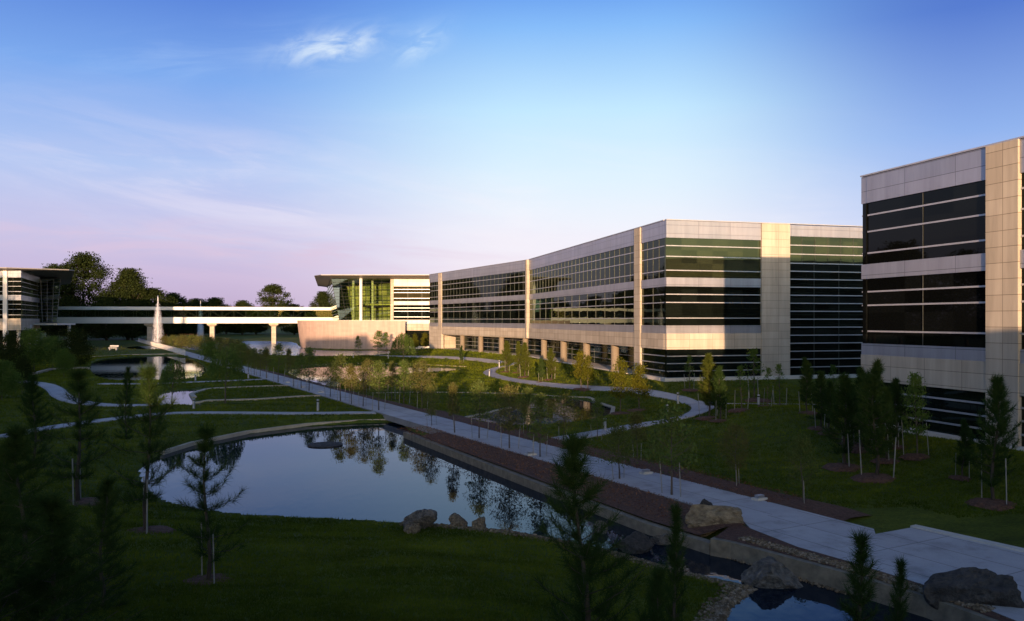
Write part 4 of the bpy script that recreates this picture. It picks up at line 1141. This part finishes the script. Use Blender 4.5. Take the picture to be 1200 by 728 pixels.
# mature trees behind the bridge
BT = 'mature trees beyond the footbridge'
def back(key, px, Y, ty, label, wide=1.0, z=0.):
    x = (px - 600) / F * Y; H = EYE - (ty - HZ) / F * Y
    place(key, Vector((x, Y, z)), H - z, label, BT, None, wide)
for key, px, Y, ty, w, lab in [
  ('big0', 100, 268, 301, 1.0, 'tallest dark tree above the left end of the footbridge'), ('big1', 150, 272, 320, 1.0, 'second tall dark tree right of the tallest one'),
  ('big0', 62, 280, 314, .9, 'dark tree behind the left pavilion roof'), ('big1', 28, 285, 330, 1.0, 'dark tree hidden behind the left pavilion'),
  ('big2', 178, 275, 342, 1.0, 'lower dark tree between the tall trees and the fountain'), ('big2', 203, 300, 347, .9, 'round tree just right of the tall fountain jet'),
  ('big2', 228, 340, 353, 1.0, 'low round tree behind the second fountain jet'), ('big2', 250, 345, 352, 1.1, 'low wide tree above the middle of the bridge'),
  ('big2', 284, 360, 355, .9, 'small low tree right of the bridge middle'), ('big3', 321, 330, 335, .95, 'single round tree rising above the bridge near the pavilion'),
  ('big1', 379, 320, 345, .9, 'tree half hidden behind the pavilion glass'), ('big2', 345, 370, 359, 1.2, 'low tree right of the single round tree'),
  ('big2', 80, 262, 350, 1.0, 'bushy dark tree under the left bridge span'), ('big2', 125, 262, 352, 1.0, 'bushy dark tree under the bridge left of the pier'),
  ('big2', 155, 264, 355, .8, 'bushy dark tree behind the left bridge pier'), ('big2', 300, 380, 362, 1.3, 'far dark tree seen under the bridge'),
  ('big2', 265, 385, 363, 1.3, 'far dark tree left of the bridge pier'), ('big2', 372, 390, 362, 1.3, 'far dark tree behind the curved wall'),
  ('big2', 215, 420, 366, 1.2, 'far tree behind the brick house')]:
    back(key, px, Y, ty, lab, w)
# trees left of the view: mirrored in the facade and shading the left of the grounds
OT = 'tall trees outside the left edge'
for i, (x, y, H) in enumerate([(-150, 150, 24), (-150, 185, 27), (-165, 225, 27), (-205, 260, 28), (-140, 120, 22), (-130, 95, 22), (-118, 60, 24), (-104, 58, 23), (-132, 70, 25), (-225, 300, 28), (-165, 205, 25), (-178, 245, 26), (-142, 138, 26)]):
    place(('big0', 'big1')[i % 2], Vector((x, y, 0)), H, 'tall dark tree outside the left edge of the view', OT, None, 1.1)
for i, (x, y, H) in enumerate([(-24, 6, 13), (-34, 14, 14), (-30, -4, 13), (-56, 22, 14), (-58, 40, 15), (-19, -2, 12)]):  # unseen trees added to block sky light over the near lawn
    place(('big2', 'big1')[i % 2], Vector((x, y, 0)), H, 'unseen dark tree added outside the left edge to shade the near lawn', 'trees added outside the left edge for shade', None, .9)

# ------------------------------------------------------------------ rocks and gravel
def rock_mesh(seed, sub=5, rough=.5):
    bm = bmesh.new(); bmesh.ops.create_icosphere(bm, subdivisions=sub, radius=1); r = random.Random(seed)
    from mathutils import noise as mn
    off = Vector((r.uniform(-50, 50), r.uniform(-50, 50), r.uniform(-50, 50)))
    planes = [(Vector((r.gauss(0, 1), r.gauss(0, 1), r.gauss(0, 1))).normalized(), r.uniform(.45, .85)) for _ in range(22)]
    for v in bm.verts:
        c = v.co.copy()
        for n_, d in planes:
            k = c.dot(n_)
            if k > d: c -= n_ * (k - d)
        f = mn.fractal(c * 1.4 + off, .9, 2.1, 5); c *= 1 + rough * .35 * f - .05 * abs(mn.noise(c * 14 + off)) + .05 * mn.noise(c * 7 + off) + .10 * abs(mn.noise(c * 3.1 + off)) 
        v.co = c
    me = bpy.data.meshes.new('boulder'); bm.to_mesh(me); bm.free()
    return me
def rock(px, py, z, w, h, dpt, mat, seed, label, rot=0):
    p = at(px, py, z); me = rock_mesh(seed); me.materials.append(M[mat])
    o = link('boulder', me); o.location = (p.x, p.y + dpt * .3, z + h * .24); o.scale = (w / 1.45, dpt / 1.45, h / 1.15); o.rotation_euler.z = rot
    return tag(o, label, 'boulder', 'boulders along the pond and stream')
rock(490, 619, -.4, .95, .75, .8, 'rock', 1, 'rounded brown boulder at the left end of the gravel shore')
rock(484, 626, -.35, .5, .4, .4, 'tanrock', 2, 'small pale stone in front of the rounded brown boulder')
rock(536, 616, -.45, .55, .38, .45, 'tanrock', 3, 'small tan boulder left of its twin on the shore')
rock(561, 619, -.45, .5, .38, .45, 'tanrock', 4, 'small tan boulder right of its twin on the shore')
rock(707, 625, -.5, .45, .4, .4, 'rock', 5, 'small pale boulder just right of the dark pine')
rock(744, 648, -.5, 1.05, .6, .7, 'darkrock', 6, 'dark flat boulder at the gravel edge of the stream')
rock(775, 638, -.5, .75, .32, .5, 'rock', 7, 'low flat boulder in the stream')
rock(773, 614, -.5, .5, .35, .4, 'rock', 14, 'small boulder at the foot of the stone wall')
rock(812, 631, -.5, .7, .55, .5, 'rock', 8, 'grey boulder in the water below the tan boulder')
rock(848, 622, -.2, 1.85, 1.0, .9, 'tanrock', 9, 'large tan boulder leaning on the corner of the walk', .2)
rock(826, 622, -.3, .8, .9, .7, 'darkrock', 15, 'brown boulder wedged under the large tan boulder')
rock(902, 688, -.5, 1.35, .85, .95, 'rock', 10, 'large grey boulder standing in the stream')
rock(1146, 722, -.3, 1.85, 1.5, 1.2, 'darkrock', 11, 'large dark boulder at the lower right beside the paving')

def pebbles(strips, n, label, s0=.02, s1=.06):
    g = np.random.default_rng(n); ico = bmesh.new(); bmesh.ops.create_icosphere(ico, subdivisions=1, radius=1)
    bv = np.array([v.co[:] for v in ico.verts]); bf = np.array([[v.index for v in f.verts] for f in ico.faces]); ico.free()
    Vs, Fs = [], []; tot = sum((Vector(b2[:2]) - Vector(a[:2])).length for s in strips for a, b2 in zip(s[0][:-1], s[0][1:])); k = 0
    for pts, w, zf in strips:
        for a, b2 in zip(pts[:-1], pts[1:]):
            a = Vector(a[:2]); b2 = Vector(b2[:2]); L = (b2 - a).length; m_ = int(n * L / tot); d = (b2 - a) / L; nn = Vector((d.y, -d.x))
            for _ in range(m_):
                p = a + d * L * g.random() + nn * w * max(-1.1, min(1.1, g.normal() * .45)); z = zf if zf is not None else gz(p.x, p.y)
                s = g.uniform(s0, s1) * (1.4 if g.random() < .1 else 1); sc = s * g.uniform(.6, 1.2, 3); sc[2] *= .7
                v = bv * sc * (1 + .15 * g.normal(size=(len(bv), 1))); c, q_ = math.cos(a_ := g.random() * 6.28), math.sin(a_)
                v = np.stack([v[:, 0] * c - v[:, 1] * q_, v[:, 0] * q_ + v[:, 1] * c, v[:, 2]], 1) + np.array([p.x, p.y, z + s * .25])
                Vs.append(v); Fs.append(bf + k); k += len(bv)
    tag(link('gravel', fast_mesh('gravel', np.concatenate(Vs), np.concatenate(Fs), M['gravel'])), label, 'gravel', kind='stuff')
shore = pxpoly([(470, 614), (500, 615), (590, 623), (660, 635), (730, 651), (790, 669), (850, 684), (880, 690)])
pebbles([(shore, .35, None)], 5200, 'river gravel along the grassy shore of the pond')
pebbles([(pxpoly([(884, 690), (868, 700), (852, 713), (842, 735)]), .5, None), (pxpoly([(850, 684), (882, 690)]), .45, None)], 3600, 'gravel spit where the pond spills into the stream')
pebbles([([at(870, 630, .02), at(905, 640, .02), at(993, 664.5, .02), at(1085, 692, .02), at(1160, 716, .02)], .24, .012)], 4200, 'gravel strip between paving and stream wall')
pebbles([([at(845, 650, WZ), at(905, 670, WZ), at(993, 696, WZ)], .10, WZ)], 500, 'gravel at the foot of the stream wall')

# ------------------------------------------------------------------ grass blades over the lawns, bark chips on the mulch
def dist_line(P, X, Y):
    d = np.full(X.shape, 1e9)
    for a, b_ in zip(P[:-1], P[1:]):
        ex, ey = b_[0] - a[0], b_[1] - a[1]; t = np.clip(((X - a[0]) * ex + (Y - a[1]) * ey) / max(ex * ex + ey * ey, 1e-9), 0, 1)
        d = np.minimum(d, np.hypot(X - a[0] - t * ex, Y - a[1] - t * ey))
    return d
g = np.random.default_rng(21); n = 330000
Y = 1 / g.uniform(1 / 200., 1 / 14., n); Y = np.where(g.random(n) < .5, g.uniform(25, 150, n), Y); X = g.uniform(-.72, .72, n) * Y
s_ = (X - SLOPE * Y - 23.5) * .8764
ok = ~((s_ > -1.5) & (s_ < np.where(Y < 58, 3.0, 2.3))) & ~((s_ > -5.2) & (s_ < 0) & (Y < 50))
ok &= ~((Y < 28) & (X > 7) & (s_ < 5)) & ~((Y < 26.5) & (X > 10.5))
ok &= ~((Y > 70.0 + (X - 13.4) * .2684) & (X > 12.8 - (Y - 70.4) * .2373)) & ~((X > 2 - (Y - 117) * .4776) & (X > 12.8 - (Y - 70.4) * .2373))
ok &= ~((X > 18.2 + (43.2 - Y) * .299) & (Y < 44))
for k, poly in PONDS.items():
    P = np.array(poly); m_ = (X > P[:, 0].min() - 1) & (X < P[:, 0].max() + 1) & (Y > P[:, 1].min() - 1) & (Y < P[:, 1].max() + 1)
    if m_.any():
        dd = poly_dist(poly, X[m_], Y[m_]); ok[np.where(m_)[0][dd < .25]] = False
for P, w_ in PATHS:
    ok &= dist_line(P, X, Y) > w_ / 2 + .1
X, Y = X[ok], Y[ok]; Z = ground(X, Y); n = len(X)
H = (.045 + .0010 * Y) * g.uniform(.6, 1.3, n); Wd = .006 + .00042 * Y
V = []
for k in range(3):
    a = g.random(n) * 6.283; px_ = X + g.normal(size=n) * .03 * (1 + Y * .03); py_ = Y + g.normal(size=n) * .03 * (1 + Y * .03)
    dx, dy = np.cos(a) * Wd, np.sin(a) * Wd; lx, ly = g.normal(size=n) * H * .45, g.normal(size=n) * H * .45
    V.append(np.stack([np.stack([px_ - dx, py_ - dy, Z - .01], 1), np.stack([px_ + dx, py_ + dy, Z - .01], 1), np.stack([px_ + lx, py_ + ly, Z + H], 1)], 1))
V = np.concatenate(V).reshape(-1, 3)
tag(link('grass', fast_mesh('grass', V, np.arange(len(V)).reshape(-1, 3), M['blade'])), 'short green grass blades covering the lawns', 'grass', kind='stuff')
pts = []
for _ in range(9000):
    y = random.uniform(28, 50); o = random.choice((random.uniform(-3.6, -1.25), random.uniform(1.25, 3.1))); q_ = lp(y, o)
    pts.append((q_[0], q_[1], (.075 if abs(o) > 1.45 else .04) + max(0, gz(*q_)) * (o > 1.5)))
V, Fq = leaves(np.array(pts), .075, 5, .4)
tag(link('bark_chips', fast_mesh('bark_chips', V, Fq, M['chips'])), 'loose bark chips on the mulch and along the walk edges', 'bark chips', kind='stuff')

# ------------------------------------------------------------------ pond disc, fountains, bollards, uplights, railing, benches
p = at(381, 521.5, WZ + .02)
w = MB(); n = 40
for rI, rO, za, zb_ in ((0, .97, .10, .03),):
    ring = [(p.x + rO * math.cos(6.283 * k / n), p.y + rO * math.sin(6.283 * k / n)) for k in range(n)]; ring2 = [(p.x + .9 * (a - p.x), p.y + .9 * (c - p.y)) for a, c in ring]
    w.prism(ring, WZ - .1, WZ + .06, ring); w.prism(ring2, WZ + .06, WZ + .11, inset(ring2, .25))
tag(w.build('fountain', M['darkrock']), 'dark round fountain float lying in the near pond', 'fountain')

def jet(px, py, ty, wpx, label, seed, Y=None):
    Y = Y or F * (EYE - WZ) / (py - HZ); p = Vector(((px - 600) / F * Y, Y, WZ)); H = (EYE - (ty - HZ) / F * Y) - WZ; g = np.random.default_rng(seed); n = 8000
    t = g.random(n) ** 1.3; veil = g.random(n) < .62; R0 = wpx / F * Y * .5
    z = H * np.where(veil, t * .86 * g.uniform(.6, 1, n), t * g.uniform(.93, 1.0, n)); f = z / H
    a = g.random(n) * 6.283; rr = np.where(veil, R0 * (.15 + .95 * (1 - f) ** .75) * g.uniform(.55, 1.15, n), R0 * .16 * (1.2 - .9 * f) * np.abs(g.normal(size=n)))
    C = np.stack([p.x + rr * np.cos(a), p.y + rr * np.sin(a), p.z + z], 1); L = g.uniform(.15, .7, (n, 1)) * H / 14
    w_ = np.stack([np.cos(a + 1.57), np.sin(a + 1.57), np.zeros(n)], 1) * g.uniform(.03, .085, (n, 1)) * H / 14
    D = np.stack([np.cos(a) * .08, np.sin(a) * .08, np.ones(n)], 1) * L
    V = np.stack([C - w_, C + D * .5 - w_ * .2, C + D * .5 + w_ * .2, C + w_], 1).reshape(-1, 3)
    tag(link('fountain_jet', fast_mesh('fountain_jet', V, np.arange(4 * n).reshape(n, 4), M['spray'])), label, 'fountain', 'fountain jets')
jet(185, 407, 346, 13, 'tall white fountain jet in the basin before the footbridge', 5)
jet(235, 402, 352, 8, 'thin far fountain jet behind the footbridge', 6, 250)

def bollard(px, by, ty, label):
    p = on(px, by); h = max(.75, min(1.1, (by - ty) / F * p.y)); r = empty('bollard_light', p, 0, label, 'bollard', 'path bollard lights')
    w = MB(); w.tube([(0, 0, -.1), (0, 0, h * .76)], [.085, .085], 14); w.build('post', M['bollard'], r)
    w = MB(); w.tube([(0, 0, h * .76), (0, 0, h * .9)], [.07, .07], 14); w.build('lens', M['darkmetal'], r)
    w = MB(); w.tube([(0, 0, h * .9), (0, 0, h * .97), (0, 0, h)], [.095, .095, .05], 14); w.build('cap', M['bollard'], r)
for x, b_, t, lab in [(372.5, 482, 468, 'bollard light on the lawn strip left of the walk'), (227, 480, 467, 'bollard light before the round lawn on the left'), (291, 444, 436, 'bollard light at the end of the narrow left path'), (229, 447, 440, 'bollard light beside the left pond'),
    (585, 431, 422, 'bollard light at the path bend near the colonnade'), (573.5, 442, 433, 'bollard light on the outside of the path bend'), (794.5, 474, 460, 'bollard light on the lawn side of the winding path by the corner'), (782, 489, 474, 'bollard light inside the winding path curve'),
    (709, 505, 492, 'bollard light beside the junction of winding path and walk'), (889, 476, 463, 'bollard light on the side path before the stone pier'), (455, 421, 414, 'bollard light on the far lawn below the pavilion'), (414, 420, 413, 'bollard light at the far pond edge')]:
    bollard(x, b_, t, lab)
def uplight(px, py, label):
    p = on(px, py); p.z = max(p.z, .03); r = empty('ground_light', p, R(29), label, 'light', 'low ground lights along the walk')
    w = MB(); w.box((0, 0, .03), (.24, .16, .05)); w.build('base', M['plinth'], r)
    w = MB(); w.box((0, 0, .13), (.15, .09, .045)); w.build('housing', M['bollard'], r)
for x, y, lab in [(622, 535, 'small grey ground light at the pond side edge near the junction'), (757, 557, 'small grey ground light on the mulch right of the dark pine'), (890, 588, 'small blue grey ground light at the lawn edge of the near walk'), (375.5, 461, 'ground light at the edge of the middle walk'), (355, 455, 'ground light on the far part of the walk'), (337, 449.5, 'farthest ground light on the walk')]:
    uplight(x, y, lab)

# white railing along the far walk
rl = empty('railing', (*lp(190, 1.5), 0), 0, 'white picket railing along the far end of the walk', 'railing')
a, c = lp(150, -1.5), lp(246, -1.5)
for i in range(0, 65):
    q_ = lp(150 + 1.5 * i, -1.5); w = MB(); w.tube([(*q_, 0), (*q_, 1.0)], [.06, .06], 6); w.build('post', M['white_metal'], rl)
w = MB(); w.tube([(*a, 1.02), (*c, 1.02)], [.06, .06], 6); w.build('handrail', M['white_metal'], rl)
w = MB(); w.tube([(*a, .3), (*c, .3)], [.03, .03], 6); w.build('rail', M['white_metal'], rl)
rel(rl)
def bench(px, py, label, wd):
    p = on(px, py); r = empty('stone_bench', p, 0, label, 'bench', 'benches before the bridge')
    w = MB(); w.box((0, 0, .5), (wd, .35, .1)); w.build('seat', M['bollard'], r)
    for s in (-1, 1):
        w = MB(); w.box((s * wd * .75, 0, .2), (.12, .3, .2)); w.build('leg', M['bollard'], r)
    w = MB(); w.box((0, .42, .9), (wd, .06, .14)); w.build('backrest', M['bollard'], r)
bench(133, 410.5, 'small grey bench on the lawn before the left bridge span', .95)

# ------------------------------------------------------------------ sky, sun, camera
SUN_EL, SUN_ROT = 4.0, 180.0
world = bpy.data.worlds.new("World"); scene.world = world; world.use_nodes = True
nt = world.node_tree; nt.nodes.clear()
out = nt.nodes.new('ShaderNodeOutputWorld'); bg = nt.nodes.new('ShaderNodeBackground'); nt.links.new(bg.outputs[0], out.inputs[0])
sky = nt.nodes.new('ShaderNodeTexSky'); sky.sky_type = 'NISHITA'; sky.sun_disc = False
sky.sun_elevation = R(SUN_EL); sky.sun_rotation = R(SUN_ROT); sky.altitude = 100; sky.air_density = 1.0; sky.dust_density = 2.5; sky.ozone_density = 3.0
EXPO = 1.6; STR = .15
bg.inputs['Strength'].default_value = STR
tc = nt.nodes.new('ShaderNodeTexCoord'); sep = nt.nodes.new('ShaderNodeSeparateXYZ'); nt.links.new(tc.outputs['Generated'], sep.inputs[0])
def mth(op, a, b=None, c=None):
    n = nt.nodes.new('ShaderNodeMath'); n.operation = op
    for i, v in enumerate((a, b, c)):
        if v is None: continue
        if hasattr(v, 'links'): nt.links.new(v, n.inputs[i])
        else: n.inputs[i].default_value = v
    return n.outputs[0]
X_, Y_, Z_ = sep.outputs
el = mth('MAXIMUM', Z_, 0.0)
hor = mth('SQRT', mth('ADD', mth('MULTIPLY', X_, X_), mth('MULTIPLY', Y_, Y_)))
az = mth('DIVIDE', X_, mth('MAXIMUM', hor, .001))
left = ramp(nt, el, [(0, (.55, .42, .62)), (.05, (.60, .49, .72)), (.10, (.58, .55, .80)), (.17, (.44, .56, .88)), (.27, (.20, .39, .84)), (.36, (.09, .21, .68)), (.6, (.03, .075, .28)), (1, (.014, .03, .12))])
mid = ramp(nt, el, [(0, (.88, .74, .84)), (.05, (.95, .84, .93)), (.10, (.93, .90, .98)), (.17, (.76, .89, .99)), (.25, (.55, .81, 1.0)), (.34, (.24, .50, .94)), (.40, (.08, .25, .80)), (.6, (.03, .08, .30)), (1, (.014, .03, .12))])
right = ramp(nt, el, [(0, (.80, .70, .85)), (.06, (.76, .76, .94)), (.12, (.50, .60, .90)), (.2, (.28, .44, .84)), (.32, (.09, .19, .62)), (.6, (.02, .05, .2)), (1, (.014, .03, .12))])
fl_ = nt.nodes.new('ShaderNodeMapRange'); fl_.interpolation_type = 'SMOOTHSTEP'; fl_.inputs[1].default_value = -.36; fl_.inputs[2].default_value = .03; nt.links.new(az, fl_.inputs[0])
fr_ = nt.nodes.new('ShaderNodeMapRange'); fr_.interpolation_type = 'SMOOTHSTEP'; fr_.inputs[1].default_value = .16; fr_.inputs[2].default_value = .50; nt.links.new(az, fr_.inputs[0])
grad = mixc(nt, fr_.outputs[0], mixc(nt, fl_.outputs[0], left, mid), right)
# thin cirrus, placed by direction
cu = mth('DIVIDE', X_, mth('ADD', Y_, 1.0001)); cv = mth('DIVIDE', Z_, mth('ADD', Y_, 1.0001))
def cloud(px, py, sx, sy, rot, scale, st, seed, lo, hi):
    k, m_ = (px - 600) / F, (HZ - py) / F; L = math.sqrt(1 + k * k + m_ * m_); y = 1 / L; u0, v0 = k * y / (1 + y), m_ * y / (1 + y)
    cb = nt.nodes.new('ShaderNodeCombineXYZ'); nt.links.new(mth('SUBTRACT', cu, u0), cb.inputs[0]); nt.links.new(mth('SUBTRACT', cv, v0), cb.inputs[1]); cb.inputs[2].default_value = seed
    mp = nt.nodes.new('ShaderNodeMapping'); mp.inputs['Rotation'].default_value = (0, 0, R(rot)); nt.links.new(cb.outputs[0], mp.inputs[0])
    m2 = nt.nodes.new('ShaderNodeMapping'); m2.inputs['Scale'].default_value = (1, st, 1); nt.links.new(mp.outputs[0], m2.inputs[0])
    n = nt.nodes.new('ShaderNodeTexNoise'); n.inputs['Scale'].default_value = scale; n.inputs['Detail'].default_value = 7; n.inputs['Roughness'].default_value = .6; n.inputs['Distortion'].default_value = .7
    nt.links.new(m2.outputs[0], n.inputs['Vector'])
    sp = nt.nodes.new('ShaderNodeSeparateXYZ'); nt.links.new(mp.outputs[0], sp.inputs[0])
    a = mth('DIVIDE', sp.outputs[0], sx); b2 = mth('DIVIDE', sp.outputs[1], sy)
    g = mth('POWER', 2.718, mth('MULTIPLY', mth('ADD', mth('MULTIPLY', a, a), mth('MULTIPLY', b2, b2)), -1.0))
    r_ = nt.nodes.new('ShaderNodeMapRange'); r_.interpolation_type = 'SMOOTHSTEP'; r_.inputs[1].default_value = lo; r_.inputs[2].default_value = hi; nt.links.new(n.outputs['Fac'], r_.inputs[0])
    return mth('MULTIPLY', r_.outputs[0], g)
c1 = cloud(388, 56, .026, .008, -12, 30, 2.4, 1.0, .36, .66)
c2 = cloud(492, 52, .015, .007, -28, 32, 2.0, 4.0, .38, .68)
c3 = cloud(230, 62, .11, .012, -10, 12, 5, 2.0, .40, .8)
c4 = cloud(330, 235, .16, .030, 10, 9, 6, 7.0, .40, .75)
c5 = cloud(130, 235, .16, .045, -3, 9, 5, 9.0, .40, .85)
c6 = cloud(250, 292, .16, .016, 2, 10, 7, 3.0, .38, .7)
c7 = cloud(640, 265, .2, .05, 4, 7, 5, 5.0, .40, .85)
def lay(col, c, k, tint): return mixc(nt, mth('MULTIPLY', c, k), col, tint)
grad = lay(grad, c5, .45, (.62, .60, .85)); grad = lay(grad, c4, .62, (.84, .78, .92)); grad = lay(grad, c6, .75, (.76, .56, .72)); grad = lay(grad, c7, .45, (1, .93, .97))
grad = lay(grad, c3, .32, (.55, .72, 1)); grad = lay(grad, c1, .9, (.86, .95, 1)); grad = lay(grad, c2, .65, (.72, .87, 1))
# away from the view the sky texture, brightened to light the lawns, takes over towards the sunset
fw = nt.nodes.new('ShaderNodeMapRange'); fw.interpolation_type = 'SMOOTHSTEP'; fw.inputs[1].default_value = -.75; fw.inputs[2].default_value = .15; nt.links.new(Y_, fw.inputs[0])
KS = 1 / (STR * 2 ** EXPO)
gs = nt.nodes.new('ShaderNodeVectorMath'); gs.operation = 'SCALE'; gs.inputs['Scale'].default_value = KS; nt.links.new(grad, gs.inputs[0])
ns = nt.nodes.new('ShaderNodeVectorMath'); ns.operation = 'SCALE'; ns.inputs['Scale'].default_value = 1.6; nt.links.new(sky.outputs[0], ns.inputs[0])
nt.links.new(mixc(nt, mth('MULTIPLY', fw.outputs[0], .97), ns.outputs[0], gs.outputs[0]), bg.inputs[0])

sl = bpy.data.lights.new('sun', 'SUN'); sl.energy = 3.9; sl.angle = R(.5); sl.color = (1, .63, .38)
so = bpy.data.objects.new('sun', sl); COL.objects.link(so)
d = Vector((.0056, math.cos(R(SUN_EL)), -math.sin(R(SUN_EL)))); so.rotation_euler = d.to_track_quat('-Z', 'Y').to_euler()
so.location = (0, -60, 60)

cam = bpy.data.cameras.new('camera'); co = bpy.data.objects.new('camera', cam); COL.objects.link(co)
co.location = (0, 0, EYE); co.rotation_euler = (R(90), 0, 0)
cam.sensor_width = 36; cam.lens = F / 1200 * 36; cam.shift_y = 11.5 / 1200; cam.clip_end = 9000; cam.clip_start = .1
scene.camera = co
vs = scene.view_settings; vs.view_transform = 'Standard'; vs.look = 'None'; vs.exposure = EXPO; vs.gamma = 1; vs.use_curve_mapping = False
scene.render.engine = 'CYCLES'
cy = scene.cycles; cy.use_denoising = True; cy.max_bounces = 8; cy.diffuse_bounces = 2; cy.glossy_bounces = 4; cy.transparent_max_bounces = 24; cy.caustics_reflective = False; cy.caustics_refractive = False
